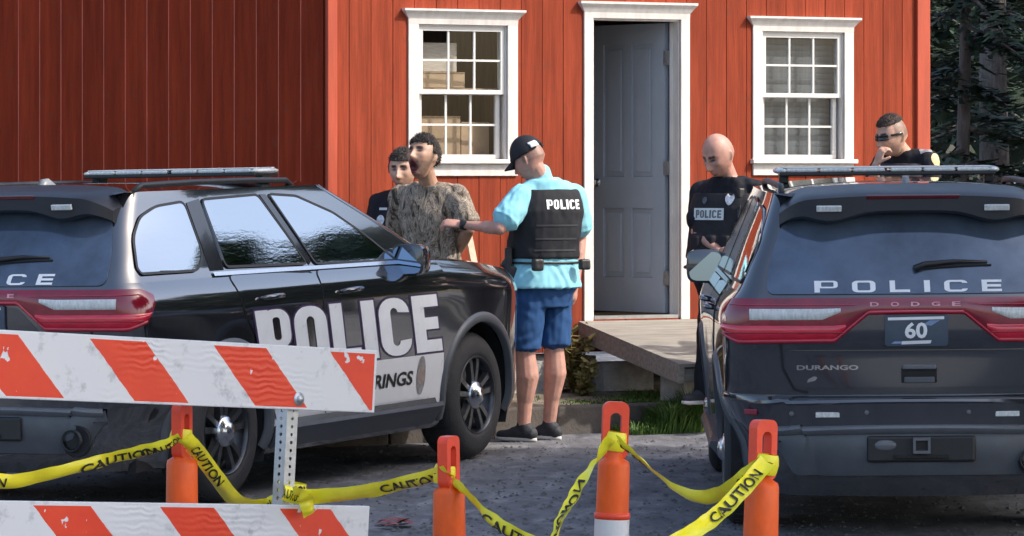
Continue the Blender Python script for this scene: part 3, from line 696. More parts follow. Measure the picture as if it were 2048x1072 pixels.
def rounded(poly, r=.04, k=4):
    out = []; n = len(poly)
    for i in range(n):
        p0, p1, p2 = (Vector((*poly[(i + d) % n], 0)) for d in (-1, 0, 1))
        a = (p0 - p1); b = (p2 - p1); rr = min(r, a.length * .45, b.length * .45); A = p1 + a.normalized() * rr; B = p1 + b.normalized() * rr
        for j in range(k + 1):
            t = j / k; q = A * (1 - t) ** 2 + p1 * 2 * t * (1 - t) + B * t * t; out.append((q.x, q.y))
    return out
def strip_line(name, pts, fn, wd, mt, parent, off=.003, closed=True):
    """thin raised line following (u,z) points on the skin"""
    V, Fc = [], []; n = len(pts)
    for i, p in enumerate(pts):
        a = Vector((*pts[i - 1 if (closed or i) else 0], 0)); b = Vector((*pts[(i + 1) % n if closed else min(i + 1, n - 1)], 0)); d = (b - a)
        d.normalize(); q = Vector((-d.y, d.x, 0)) * wd / 2
        V.append(fn(p[0] + q.x, p[1] + q.y, off)); V.append(fn(p[0] - q.x, p[1] - q.y, off))
    for i in range(n if closed else n - 1): j = (i + 1) % n; Fc.append((2 * i, 2 * j, 2 * j + 1, 2 * i + 1))
    return mesh_obj(name, V, Fc, mt, parent, True)
def dens(poly, step=.05):
    out = []
    for a, b in zip(poly, poly[1:] + poly[:1]):
        L = math.hypot(a[0] - b[0], a[1] - b[1]); k = max(1, int(L / step))
        out += [(a[0] + (b[0] - a[0]) * i / k, a[1] + (b[1] - a[1]) * i / k) for i in range(k)]
    return out
_shared = {}
def body_mesh():
    """lower shell, greenhouse, nose; wheel arches cut and snapped to a circle"""
    zs_ = list(np.linspace(.22, 1.235, 34)); zg = list(np.linspace(1.235, 1.715, 16))
    V, Fc = [], []
    def add_grid(rows, mirror):
        nr, nc = len(rows), len(rows[0]); b = len(V)
        for r_ in rows: V.extend([Vector((p.x, p.y * mirror, p.z)) for p in r_])
        for i in range(nr - 1):
            for j in range(nc - 1):
                q = (b + i * nc + j, b + i * nc + j + 1, b + (i + 1) * nc + j + 1, b + (i + 1) * nc + j); Fc.append(q if mirror > 0 else q[::-1])
    def zwarp(x, z): return z if (x < 3.6 or z < .85) else .85 + (z - .85) * (zh(x) - .85) / .385
    for m in (1, -1):
        rows = []
        for z in zs_:
            r = rc(z); x0 = xrear(z) + .06 + r; L1 = Wd(x0, z) - r; pts = [bpos(L1 * t, z) for t in np.linspace(0, 1, 12)] + [bpos(L1 + r * math.pi / 2 * t, z) for t in np.linspace(.1, 1, 9)]
            xs = list(x0 + (4.45 - x0) * np.linspace(0, 1, 92)[1:]) + [4.45 + .57 * math.sin(R(a)) for a in range(8, 91, 8)] + [5.0199]
            pts += [Vector((x, Wd(x, z), zwarp(x, z))) for x in xs]
            yl = pts[-1].y; pts += [Vector((5.02 + .05 * (1 - t * t), yl * t, zwarp(5.02, z))) for t in (.75, .5, .25, 0)]
            rows.append(pts)
        add_grid(rows, m)
        rows = []
        for z in zg:
            r = rc(z); x0 = xrear(z) + .06 + r; L1 = Wd(x0, z) - r; pts = [bpos(L1 * t, z) for t in np.linspace(0, 1, 10)] + [bpos(L1 + r * math.pi / 2 * t, z) for t in np.linspace(.12, 1, 8)]
            xa = a_pillar(z); pts += [Vector((x0 + (xa - x0) * t, Wd(x0 + (xa - x0) * t, z), z)) for t in np.linspace(0, 1, 50)[1:]]
            rows.append(pts)
        add_grid(rows, m)
    bm = bmesh.new(); vs = [bm.verts.new(v) for v in V]
    for f in Fc:
        try: bm.faces.new([vs[i] for i in f])
        except ValueError: pass
    bmesh.ops.remove_doubles(bm, verts=bm.verts, dist=.0015)
    for xw in WX:
        ins = {v for v in bm.verts if (v.co.x - xw) ** 2 + (v.co.z - WZ) ** 2 < AR * AR and abs(v.co.y) > .5 and v.co.x < 4.9}
        dead = [f for f in bm.faces if all(v in ins for v in f.verts)]; edge = {v for f in bm.faces if f not in set(dead) for v in f.verts if v in ins}
        for v in edge:
            d = Vector((v.co.x - xw, 0, v.co.z - WZ)); k = AR / max(d.length, .01); v.co.x = xw + d.x * k; v.co.z = max(.21, WZ + d.z * k)
        bmesh.ops.delete(bm, geom=dead, context='FACES')
    bmesh.ops.recalc_face_normals(bm, faces=bm.faces)
    me = bpy.data.meshes.new('body'); bm.to_mesh(me); bm.free(); return me
def patch(fn, nu, nv):
    V = [fn(i / nu, j / nv) for i in range(nu + 1) for j in range(nv + 1)]
    Fc = [(i * (nv + 1) + j, (i + 1) * (nv + 1) + j, (i + 1) * (nv + 1) + j + 1, i * (nv + 1) + j + 1) for i in range(nu) for j in range(nv)]
    return V, Fc
def dusty(m):
    n = m.node_tree.nodes; l = m.node_tree.links; b = n['Principled BSDF']; tc = n.new('ShaderNodeTexCoord'); sp = n.new('ShaderNodeSeparateXYZ'); l.new(tc.outputs['Object'], sp.inputs[0])
    ns = n.new('ShaderNodeTexNoise'); ns.inputs['Scale'].default_value = 6; ns.inputs['Detail'].default_value = 9; ns.inputs['Roughness'].default_value = .7; l.new(tc.outputs['Object'], ns.inputs[0])
    mr = n.new('ShaderNodeMapRange'); mr.inputs[1].default_value = 1.0; mr.inputs[2].default_value = .25; mr.inputs[3].default_value = .02; mr.inputs[4].default_value = .34; l.new(sp.outputs[2], mr.inputs[0])
    mu = n.new('ShaderNodeMath'); mu.operation = 'MULTIPLY'; l.new(mr.outputs[0], mu.inputs[0]); l.new(ns.outputs[0], mu.inputs[1])
    mx = n.new('ShaderNodeMix'); mx.data_type = 'RGBA'; l.new(mu.outputs[0], mx.inputs[0]); mx.inputs[7].default_value = (.16, .15, .135, 1)
    if b.inputs['Base Color'].links: l.new(b.inputs['Base Color'].links[0].from_socket, mx.inputs[6])
    else: mx.inputs[6].default_value = b.inputs['Base Color'].default_value
    l.new(mx.outputs[2], b.inputs['Base Color'])
    r2 = n.new('ShaderNodeMapRange'); r2.inputs[3].default_value = b.inputs['Coat Roughness'].default_value; r2.inputs[4].default_value = .30; l.new(mu.outputs[0], r2.inputs[0]); l.new(r2.outputs[0], b.inputs['Coat Roughness']); return m
def paint_black():
    if 'black_car_paint' in MATS: return MATS['black_car_paint']
    return dusty(paint_black0())
def paint_black0(): return mat('black_car_paint', (.017, .021, .029), .10, spec=.5, coat=1.0, ior=1.9, bump=(2.2, .012, (1, 1, 1), .03))
def paint_two_tone():
    m = bpy.data.materials.new('two_tone_paint'); m.use_nodes = True; n = m.node_tree.nodes; l = m.node_tree.links; b = n['Principled BSDF']
    b.inputs['Roughness'].default_value = .10; b.inputs['Coat Weight'].default_value = 1.0; b.inputs['Coat Roughness'].default_value = .02; b.inputs['IOR'].default_value = 2.2; b.inputs['Coat IOR'].default_value = 1.8
    tc = n.new('ShaderNodeTexCoord'); sp = n.new('ShaderNodeSeparateXYZ'); l.new(tc.outputs['Object'], sp.inputs[0])
    def mth(op, a, bb=None, c=None):
        q = n.new('ShaderNodeMath'); q.operation = op
        for i, v in enumerate((a, bb, c)):
            if v is None: continue
            if hasattr(v, 'is_output'): l.new(v, q.inputs[i])
            else: q.inputs[i].default_value = v
        return q.outputs[0]
    x, y, z = sp.outputs
    zl = mth('MULTIPLY_ADD', mth('ABSOLUTE', mth('SUBTRACT', x, 2.3)), .012, 1.125)            # shoulder line of the white upper body
    up = mth('GREATER_THAN', z, zl)
    beh = mth('GREATER_THAN', x, mth('MULTIPLY_ADD', mth('SUBTRACT', z, 1.2), .68, .165))
    fr = mth('LESS_THAN', x, 4.05)
    rf = mth('LESS_THAN', z, 1.705)
    m1 = mth('MULTIPLY', mth('MULTIPLY', up, beh), mth('MULTIPLY', fr, rf))
    low = mth('MULTIPLY', mth('LESS_THAN', z, .675), mth('MULTIPLY', mth('GREATER_THAN', x, 1.50), mth('LESS_THAN', x, 3.62)))
    msk = mth('MULTIPLY', low, mth('GREATER_THAN', z, .375))
    mx = n.new('ShaderNodeMix'); mx.data_type = 'RGBA'; l.new(msk, mx.inputs[0])
    ns = n.new('ShaderNodeTexNoise'); ns.inputs['Scale'].default_value = 3; l.new(tc.outputs['Object'], ns.inputs[0])
    rp = n.new('ShaderNodeValToRGB'); rp.color_ramp.elements[0].color = (.74, .76, .78, 1); rp.color_ramp.elements[1].color = (.82, .83, .84, 1); l.new(ns.outputs[0], rp.inputs[0])
    mx.inputs[6].default_value = (.011, .012, .015, 1); l.new(rp.outputs[0], mx.inputs[7]); l.new(mx.outputs[2], b.inputs['Base Color'])
    n2 = n.new('ShaderNodeTexNoise'); n2.inputs['Scale'].default_value = 2.2; l.new(tc.outputs['Object'], n2.inputs[0]); bp = n.new('ShaderNodeBump'); bp.inputs['Strength'].default_value = .012; bp.inputs['Distance'].default_value = .03
    l.new(n2.outputs[0], bp.inputs['Height']); l.new(bp.outputs[0], b.inputs['Normal']); return dusty(m)
M_trimgrey = mat('bumper_plastic', (.085, .095, .108), .38, bump=(120, .12), var=(6, .15))
M_trimlight = mat('bumper_ledge', (.13, .14, .155), .3, bump=(60, .08), var=(6, .15))
M_purple = mat('letter_outline', (.035, .02, .075), .4, var=(9, .2))
M_decal = mat('decal_white', (.80, .82, .84), .3, var=(8, .05))
M_plate = mat('plate_blue', (.06, .085, .12), .4, var=(6, .2)); M_plate2 = mat('plate_light', (.22, .32, .52), .4, var=(9, .15))
def wheel(car, x, sg):
    e = None
    W0 = .262; yo = .925                                   # outer tyre face at |y| = yo
    Mx = Matrix.Translation((x, sg * yo, WZ)) @ Matrix.Rotation(R(-90 * sg), 4, 'X')   # local +z points outwards
    if 'tyre' not in _shared:
        bm = bmesh.new(); Ro = WZ - .002
        lathe(bm, [(.236, -.02), (.242, -.004), (.27, .002), (.318, .0), (.352, -.014), (.374, -.034), (.383, -.052), (Ro, -.09), (Ro, -.17), (.383, -.21), (.36, -.24), (.30, -.262), (.23, -.25)], 56)
        _shared['tyre'] = bm
        bm.verts.ensure_lookup_table()
    bm = bmesh.new(); Ro = WZ - .002
    lathe(bm, [(.236, -.02), (.242, -.004), (.27, .002), (.318, .0), (.352, -.014), (.374, -.034), (.383, -.052), (Ro, -.09), (Ro, -.17), (.383, -.21), (.36, -.24), (.30, -.262), (.23, -.25)], 56, Mx)
    wh = obj('wheel', bm, M_rubber, car, True)
    # tread blocks
    bm = bmesh.new()
    for i in range(44):
        a = 2 * math.pi * i / 44
        for zz, off in ((-.075, 0), (-.13, .5), (-.185, 0)):
            aa = a + off * 2 * math.pi / 44; q = Mx @ Matrix.Rotation(aa, 4, 'Z') @ Matrix.Translation((Ro - .004, 0, zz)) @ Matrix.Diagonal((.016, .036, .042, 1)); bmesh.ops.create_cube(bm, size=1, matrix=q)
    obj('tread', bm, M_rubber, wh)
    bm = bmesh.new(); lathe(bm, [(.244, -.004), (.238, .0), (.231, -.006), (.222, -.03), (.214, -.09), (.18, -.10), (.0, -.10)], 48, Mx); obj('rim_barrel', bm, M_rim, wh, True)
    bm = bmesh.new()
    for k in range(5):
        for s2 in (-1, 1):                                  # five paired spokes
            a = R(72 * k + 90 + s2 * 12.5); rr = []
            for r_, hw, zt, th in ((.062, .022, -.022, .04), (.13, .019, -.018, .035), (.20, .020, -.016, .035), (.229, .026, -.02, .035)):
                c = Vector((math.cos(a) * r_, math.sin(a) * r_, 0)); t = Vector((-math.sin(a), math.cos(a), 0))
                rr.append([Mx @ (c - t * hw + Vector((0, 0, zt - th))), Mx @ (c + t * hw + Vector((0, 0, zt - th))), Mx @ (c + t * hw * .8 + Vector((0, 0, zt))), Mx @ (c - t * hw * .8 + Vector((0, 0, zt)))])
            loft(bm, rr)
    bmesh.ops.recalc_face_normals(bm, faces=bm.faces); obj('spokes', bm, mat('spoke_steel', (.16, .17, .18), .3, metal=.9, var=(20, .25), bump=(30, .08)), wh)
    bm = bmesh.new(); lathe(bm, [(.088, -.03), (.088, -.012), (.078, .0), (.06, .004), (.052, .016), (.038, .028), (.0, .032)], 28, Mx); obj('hub_cap', bm, M_chrome, wh, True)
    return wh
def suv(name, loc, heading, label, two_tone, decals, roll=0.0):
    # orient on the sloping lot
    f = Vector((math.sin(heading), math.cos(heading), 0)); nrm = Vector((-GX, -GD, 1)).normalized()
    f = (f - nrm * f.dot(nrm)).normalized(); lft = nrm.cross(f); q = Matrix.Rotation(R(roll), 3, f); lft = q @ lft; nrm = q @ nrm
    M = Matrix((f, lft, nrm)).transposed().to_4x4(); M.translation = loc
    car = empty(name, (0, 0, 0), (0, 0, 0), label, 'police car'); car.matrix_world = M; car.location = loc; car.rotation_mode = 'XYZ'; car.rotation_euler = M.to_euler()
    paint = paint_two_tone() if two_tone else paint_black(); blk = paint_black()
    if 'body' not in _shared: _shared['body'] = body_mesh()
    me = _shared['body'].copy(); body = obj('body', me, paint, car, True); me.set_sharp_from_angle(angle=R(50))
    # roof, windscreen, bonnet
    def roof_f(u, v):
        yy = 2 * v - 1; x = .45 + u * (2.54 + .13 * (1 - yy * yy) - .45); ww = Wd(max(x, .6), 1.715); y = yy * ww
        return (x, y, 1.715 + crown(y, ww) - .070 * max(0, (1.2 - x) / .76) ** 2 * (1 - yy ** 4))
    V, Fc = patch(roof_f, 24, 26); mesh_obj('roof', V, Fc, paint, car, True)
    def ws_f(u, v):
        yy = 2 * v - 1; z = 1.235 + .48 * u; xa = a_pillar(z); ww = Wd(min(xa, 3.5), z); y = yy * ww
        return (xa + (.13 + .10 * (1 - u)) * (1 - yy * yy), y, z + crown(y, ww) * u + .0)
    V, Fc = patch(ws_f, 12, 20); mesh_obj('windscreen', V, Fc, M_glass, car, True)
    for sg in (-1, 1):
        V, Fc = [], []
        for k in range(13):
            u = k / 12; z = 1.235 + .48 * u; xa = a_pillar(z); ww = Wd(min(xa, 3.5), z)
            V += [(xa - .035, sg * (ww + .003), z - .004), (xa + .008, sg * (ww - .002), z + .002), (xa + .055, sg * (ww - .055), z + .012)]
        for k in range(12):
            for j in range(2): b = k * 3 + j; Fc.append((b, b + 1, b + 4, b + 3))
        mesh_obj('windscreen_pillar', V, Fc, paint if two_tone else blk, car, True)
    def hood_f(u, v):
        yy = 2 * v - 1; x0 = 3.60 + .23 * (1 - yy * yy) - .06; x = x0 + u * (5.03 - x0 + .045 * (1 - yy * yy)); xc = min(x, 5.019); ww = Wd(xc, 1.235); y = yy * ww
        return (x, y, zh(xc) + .055 * (1 - abs(yy) ** 3) * (1 - .35 * u) - .03 * max(0, u - .85) / .15 + .012 * math.exp(-((abs(yy) - .55) / .12) ** 2))
    V, Fc = patch(hood_f, 26, 30); mesh_obj('bonnet', V, Fc, blk if two_tone else paint, car, True)
    bm = bmesh.new(); box(bm, (2.6, 0, .25), (4.4, 1.5, .08)); box(bm, (.9, 0, .36), (.5, 1.2, .14), bev=.02); box(bm, (1.9, -.35, .27), (.9, .3, .12), bev=.02); obj('underbody', bm, M_hose, car)
    for x in WX:
        for sg in (-1, 1):
            bm = bmesh.new(); rr = []
            for yy in (.90, .55):
                rr.append([Vector((x + .47 * math.cos(R(a)), sg * yy, WZ + .47 * math.sin(R(a)))) for a in range(-25, 206, 11)])
            rv = loft(bm, rr, cap=False, close=False); bm.faces.new(rv[1])
            obj('wheel_well', bm, M_hose, car)
        for sg in (-1, 1):                                   # arch lip
            rr = []
            for a in range(-16, 197, 6):
                ca, sa = math.cos(R(a)), math.sin(R(a)); pr = []
                for r_, o in ((AR - .012, -.03), (AR - .008, .012), (AR + .028, .014), (AR + .052, .002), (AR + .052, -.02)):
                    px, pz = x + r_ * ca, max(.22, WZ + r_ * sa); p = side_pt(px, pz, o, sg) if px < 4.6 else Vector((px, sg * (Wd(px, pz) + o), pz)); pr.append(p)
                rr.append(pr)
            bm = bmesh.new(); loft(bm, rr, cap=False, close=False); bmesh.ops.recalc_face_normals(bm, faces=bm.faces); obj('arch_lip', bm, M_trimgrey, car, True)
            wheel(car, x, sg)
    for sg in (-1, 1):
        sp = lambda x, z, o, sg=sg: side_pt(x, z, o, sg)
        dpoly = {'front_door': [(2.16, .40), (3.42, .40), (3.60, .62), (3.66, .95), (3.64, 1.215), (2.13, 1.225), (2.10, .8)],
                 'rear_door': [(1.60, .40), (2.13, .40), (2.075, .8), (2.10, 1.225), (1.16, 1.235), (1.22, 1.02), (1.46, .78)]}
        doors = {}
        for k, poly in dpoly.items():
            doors[k] = span_panel(k, rounded(poly, .05), sp, paint, car, 20, 14, thick=.007, off=.0055)
            strip_line('door_seam', dens(rounded(poly, .05), .04), sp, .010, M_hose, car, .0022)
        for k, xh in (('front_door', 2.32), ('rear_door', 1.40)):
            bm = bmesh.new(); pts = [side_pt(xh + t * .22, 1.098 + .004 * t, o, sg) for t, o in ((0, .006), (.08, .036), (.5, .044), (.92, .036), (1, .006))]
            tube(bm, pts, [.010, .014, .015, .014, .010], 8); obj('handle', bm, blk, doors[k], True)
        wins = {'quarter_glass': ([(.985, 1.652), (.70, 1.632), (.52, 1.578), (.40, 1.47), (.315, 1.31), (.33, 1.277), (.88, 1.275), (.985, 1.36)], .05),
                'rear_door_glass': ([(1.17, 1.658), (1.79, 1.672), (2.075, 1.268), (1.175, 1.283)], .035),
                'front_door_glass': ([(1.92, 1.672), (2.22, 1.655), (2.58, 1.550), (2.86, 1.415), (3.14, 1.25), (2.175, 1.264)], .03)}
        for k, (poly, rr) in wins.items():
            rp = rounded(poly, rr); cx = sum(p[0] for p in rp) / len(rp); cz = sum(p[1] for p in rp) / len(rp)
            span_panel(k, rp, sp, M_glass, car, 16, 16, thick=.006, off=.0075)
            strip_line('glass_trim', dens(rp, .04), sp, .014, M_black, car, .0095)
        # dark pillar covers between the windows
        span_panel('pillar_cover', [(1.01, 1.662), (1.15, 1.664), (1.15, 1.27), (1.01, 1.27)], sp, mat('gloss_black', (.012, .012, .014), .1, coat=.5, bump=(3, .02)), car, 8, 4, thick=.004, off=.004)
        span_panel('pillar_cover', [(1.82, 1.674), (1.89, 1.674), (2.15, 1.265), (2.10, 1.262)], sp, MATS['gloss_black'], car, 8, 4, thick=.004, off=.004)
        strip_line('belt_moulding', [(x, 1.252 - .006 * (x - .4)) for x in np.linspace(1.02, 3.3, 30)], sp, .022, MATS['gloss_black'] if not two_tone else M_chrome, car, .010, False)
        # sill moulding with bright ledge
        bm = bmesh.new(); rr = []
        for x in np.linspace(1.60, 3.54, 26): rr.append([Vector((x, sg * yy, zz)) for yy, zz in ((.88, .37), (.975, .385), (.985, .36), (.955, .325), (.90, .25), (.85, .25))])
        loft(bm, rr); bmesh.ops.recalc_face_normals(bm, faces=bm.faces); obj('sill_step', bm, M_trimgrey, car)
        strip_line('sill_ledge', [(x, .392 + .0 * x) for x in np.linspace(1.68, 3.46, 24)], lambda x, z, o, sg=sg: Vector((x, sg * (.965 + (.012 if z < .392 else 0)), z - .001 + (0 if z < .392 else .012))), .020, M_chrome, car, 0, False)
        # door mirror
        mc = Vector((3.20, sg * .950, 1.252)); bm = bmesh.new(); rr = []
        for x, k in ((-.055, .93), (-.05, 1.0), (0, 1.0), (.06, .9), (.10, .66), (.12, .3)):
            rr.append(ring(mc + Vector((x, sg * .01, 0)), Vector((0, .108 * k * sg, 0)), Vector((0, 0, .096 * k)), 24, 4.0))
        loft(bm, rr); bmesh.ops.recalc_face_normals(bm, faces=bm.faces); mir = obj('door_mirror', bm, blk, car, True); mir.data.set_sharp_from_angle(angle=R(45))
        bm = bmesh.new(); vs = [bm.verts.new(p) for p in ring(mc + Vector((-.0575, sg * .01, 0)), Vector((.004, .093 * sg, 0)), Vector((.004, 0, .082)), 24, 4.5)]; bm.faces.new(vs); obj('mirror_glass', bm, M_mirror, mir)
        bm = bmesh.new(); capsule(bm, (3.24, sg * .87, 1.185), (3.22, sg * .91, 1.20), .030, .034, 10, .7); obj('mirror_arm', bm, M_black, mir)
        # roof rail
        bm = bmesh.new(); pts = [(x, sg * (Wd(max(x, .7), 1.715) - .055), 1.722 + h) for x, h in ((.62, -.01), (.70, .026), (1.2, .034), (1.8, .034), (2.25, .026), (2.33, -.012))]
        tube(bm, pts, [.016, .017, .017, .017, .017, .014], 8); obj('roof_rail', bm, M_black, car, True)
    # ---- rear: glass, spoiler, lamps, bumper
    gp = rounded([(-.735, 1.222), (.735, 1.222), (.715, 1.36), (.665, 1.50), (.60, 1.655), (-.60, 1.655), (-.665, 1.50), (-.715, 1.36)], .05)
    rg = span_panel('rear_glass', gp, lambda y, z, o: rear_pt(y, z, o), mat('rear_tint', (.10, .135, .19), .06, metal=.35, bump=(2.5, .03, (1, 1, 1), .02), var=(3, .35)), car, 18, 40, thick=.006, off=.006)
    V, Fc = [], []; ny, npf = 44, 9
    pf = [(.30, 1.618, 0), (.262, 1.626, 0), (.252, 1.633, 0), (.258, 1.666, 1), (.30, 1.682, 1), (.42, 1.700, 1), (.62, 1.722, 1)]
    for j in range(ny + 1):
        yy = -1 + 2 * j / ny; ay = abs(yy); y = yy * .655; cr = crown(y, .70); drop = .055 * max(0, (ay - .78) / .22) ** 2
        low = .040 * (1 - math.exp(-((ay - .62) / .17) ** 2))    # the lower edge hangs deeper left and right of centre
        for x, z, tp in pf:
            xx = x + .50 * max(0, ay - .70) ** 1.5 * (1 if x < .5 else 0) + .10 * max(0, ay - .9) / .1 * (0.4 if x < .5 else 0)
            V.append((xx, y, z + cr * (.85 if tp else .35) - drop - (.045 * (math.exp(-((ay - .62) / .2) ** 2)) + .018 if not tp else 0) - (.03 if tp else 0) * 0))
    m_ = len(pf)
    for j in range(ny):
        for i in range(m_ - 1): b = j * m_ + i; Fc.append((b, b + 1, b + m_ + 1, b + m_))
    Fc.append(tuple(range(m_))); Fc.append(tuple(ny * m_ + i for i in range(m_))[::-1])
    # inner return below the spoiler
    spo = mesh_obj('spoiler', V, Fc, mat('spoiler_black', (.016, .018, .026), .38, spec=.35, bump=(90, .05), var=(6, .15)), car, True); spo.data.set_sharp_from_angle(angle=R(35))
    def spo_pt(y, z): return Vector((.243 + .16 * max(0, abs(y) / .665 - .72) ** 1.5, y, z))
    for sg in (-1, 1):
        bm = bmesh.new(); box(bm, spo_pt(sg * .415, 1.643) + Vector((.0, 0, 0)), (.02, .125, .030), Matrix.Rotation(R(-12), 3, 'Y'), .004); obj('corner_light', bm, M_lens_clear, spo)
    bm = bmesh.new(); box(bm, (.254, 0, 1.698), (.012, .46, .020), Matrix.Rotation(R(-20), 3, 'Y'), .003); obj('brake_lamp', bm, M_brake3, spo)
    # lamp band: column spans; thicker at both ends
    def band(name, z0f, z1f, s0, s1, n, off, thick, mt, parent, both=True):
        for sg in (-1, 1):
            V, Fc = [], []; m_ = 7
            for i in range(n + 1):
                s = s0 + (s1 - s0) * i / n; za, zb = z0f(s), z1f(s)
                for j in range(m_):
                    t = j / (m_ - 1); z = za + (zb - za) * t; rnd_ = 1 - .55 * abs(2 * t - 1) ** 4; V.append(skin(s, z, off * rnd_, sg))
                V.append(skin(s, zb, off - thick, sg)); V.append(skin(s, za, off - thick, sg))
            q = m_ + 2
            for i in range(n):
                for j in range(q): b = i * q; Fc.append((b + j, b + (j + 1) % q, b + q + (j + 1) % q, b + q + j))
            Fc.append(tuple(range(q))); Fc.append(tuple(n * q + j for j in range(q))[::-1])
            bm = bmesh.new(); vs = [bm.verts.new(v) for v in V]
            for f in Fc:
                try: bm.faces.new([vs[k] for k in f])
                except ValueError: pass
            bmesh.ops.recalc_face_normals(bm, faces=bm.faces); o = obj(name, bm, mt, parent, True); o.data.set_sharp_from_angle(angle=R(45))
        return o
    sE = s_of_x(.30, 1.1)                                     # where the lamp ends on the flank
    def zlow(s): return float(np.interp(s, [0, .235, .40, sE - .16, sE - .05, sE], [1.125, 1.122, .985, .98, 1.02, 1.10]))
    def zup(s): return float(np.interp(s, [0, .5, sE - .1, sE], [1.204, 1.203, 1.20, 1.17]))
    band('lamp_band', zlow, zup, 0, sE, 70, .016, .024, M_lens_dark, car)
    band('tail_lamp', lambda s: zlow(s) + .022, lambda s: min(zup(s) - .02, 1.078), .345, sE - .03, 40, .022, .012, M_lens_red, car)
    band('lamp_edge', lambda s: zlow(s) + .004, lambda s: zlow(s) + .024, 0, sE - .06, 60, .021, .012, M_lens_pink, car)
    band('lamp_stripe', lambda s: 1.030, lambda s: 1.040, .36, sE - .08, 30, .0245, .006, M_lens_dark, car)
    band('reverse_lamp', lambda s: float(np.interp(s, [.36, .46, 1], [1.138, 1.092, 1.090])), lambda s: 1.158, .37, sE - .22, 30, .021, .012, M_lens_clear, car)
    band('lamp_edge', lambda s: 1.166, lambda s: 1.172, .30, sE - .10, 30, .0195, .006, M_lens_pink, car)
    # tailgate seam, crease, number plate, handle
    strip_line('gate_seam', [(-.66, 1.19), (-.665, .98), (-.655, .86), (-.60, .755), (-.55, .742), (.55, .742), (.60, .755), (.655, .86), (.665, .98), (.66, 1.19)], lambda y, z, o: rear_pt(y, z, o), .012, M_hose, car, .003, False)
    # raised lower tailgate panel
    span_panel('tailgate_panel', rounded([(-.60, .765), (.60, .765), (.64, .86), (.645, .948), (-.645, .948), (-.64, .86)], .03), lambda y, z, o: rear_pt(y, z, o), blk, car, 10, 40, thick=.012, off=.010)
    span_panel('tailgate_panel', rounded([(-.385, .958), (.385, .958), (.225, 1.112), (-.225, 1.112)], .02), lambda y, z, o: rear_pt(y, z, o), blk, car, 8, 24, thick=.004, off=.003)
    pl = span_panel('number_plate', rounded([(-.155, .972), (.155, .972), (.155, 1.122), (-.155, 1.122)], .012), lambda y, z, o: rear_pt(y, z, o), M_plate, car, 8, 8, thick=.012, off=.018)
    pt = lambda y, z, o=.0: rear_pt(y, z, .0185 + o)
    def flat(name, pts, mt, parent, o=.001):
        return mesh_obj(name, [pt(-y, z, o) for y, z in pts], [tuple(range(len(pts)))], mt, parent)   # +y given towards the viewer's right
    flat('plate_stripe', [(-.125, .985), (-.075, .985), (.115, 1.095), (.065, 1.095)], M_plate2, pl, .0010)
    flat('plate_bar', [(-.14, 1.096), (.135, 1.100), (.135, 1.114), (-.14, 1.110)], M_decal, pl, .0018)
    flat('plate_bar', [(-.075, .981), (.068, .985), (.073, 1.0), (-.072, .996)], M_decal, pl, .0018)
    def put_text(name, word, y0, y1, z0, z1, off, mt, parent, bold=.02, fn=rear_pt, tz=0.0):
        V, Fc, asp = text_geo(word, 1.0, bold)
        return mesh_obj(name, [fn(-(y0 + (y1 - y0) * u), z0 + (z1 - z0) * v + tz * u, off) for u, v in V], Fc, mt, parent)
    if decals == 'black': put_text('plate_number', '60', -.058, .052, 1.008, 1.086, .0215, M_decal, pl, .03)
    put_text('gate_badge', 'DURANGO', -.585, -.285, .852, .876, .0125, M_chrome, car, .03)
    put_text('band_letter', 'DODGE'[0], -.226, -.184, 1.162, 1.180, .0190, mat('pink_letter', (.80, .35, .42), .3, var=(9, .1)), car, .02)
    for k, ch in enumerate('ODGE'): put_text('band_letter', ch, -.126 + .10 * k, -.084 + .10 * k, 1.162, 1.180, .0190, MATS['pink_letter'], car, .02)
    flat2 = [(-.535, .790), (-.495, .800), (-.485, .815), (-.50, .822), (-.53, .806)]
    mesh_obj('gate_badge', [rear_pt(-y, z, .0125) for y, z in flat2], [tuple(range(5))], M_chrome, car)
    bm = bmesh.new(); box(bm, rear_pt(0.0, .865, .018) + Vector((0, -.012, 0)), (.03, .165, .022), None, .005); h = obj('gate_handle', bm, M_trimlight, car)
    bm = bmesh.new(); box(bm, rear_pt(0.0, .825, .010) + Vector((0, -.012, 0)), (.012, .175, .075), None, .004); obj('handle_recess', bm, M_hose, h)
    bm = bmesh.new(); box(bm, rear_pt(0.0, .802, .016) + Vector((0, -.012, 0)), (.02, .15, .030), None, .006); obj('handle_cup', bm, M_trimgrey, h)
    # wiper
    bm = bmesh.new(); wp = [rear_pt(y, z, o) for y, z, o in ((-.00, 1.335, .012), (-.05, 1.352, .024), (-.20, 1.366, .022), (-.36, 1.366, .016))]; tube(bm, wp, [.020, .015, .011, .006], 8); wi = obj('rear_wiper', bm, M_black, rg, True)
    bm = bmesh.new(); tube(bm, [rear_pt(y, z, .010) for y, z in ((-.03, 1.338), (-.20, 1.350), (-.38, 1.354))], [.006, .007, .005], 6); obj('wiper_blade', bm, M_hose, wi)
    # POLICE on the glass
    y0, y1 = -.495, .425; x_ = 0.0; _, _, wt = block_text('POLICE', .26, .62, 1.02, 0, 2)
    for ch in 'POLICE':
        V, Q, cw = block_text(ch, .26, .62, 1.02, 0, 2)
        mesh_obj('rear_letter', [rear_pt(-(y0 + (y1 - y0) * (x_ + u) / wt), 1.228 + .056 * v, .0085) for u, v in V], Q, mat('letter_white', (.82, .84, .86), .35, var=(8, .05)), rg); x_ += cw + .62
    # bumper, swept round the plan of the rear
    def sm_(a, b, x): t = max(0.0, min(1.0, (x - a) / (b - a))); return t * t * (3 - 2 * t)
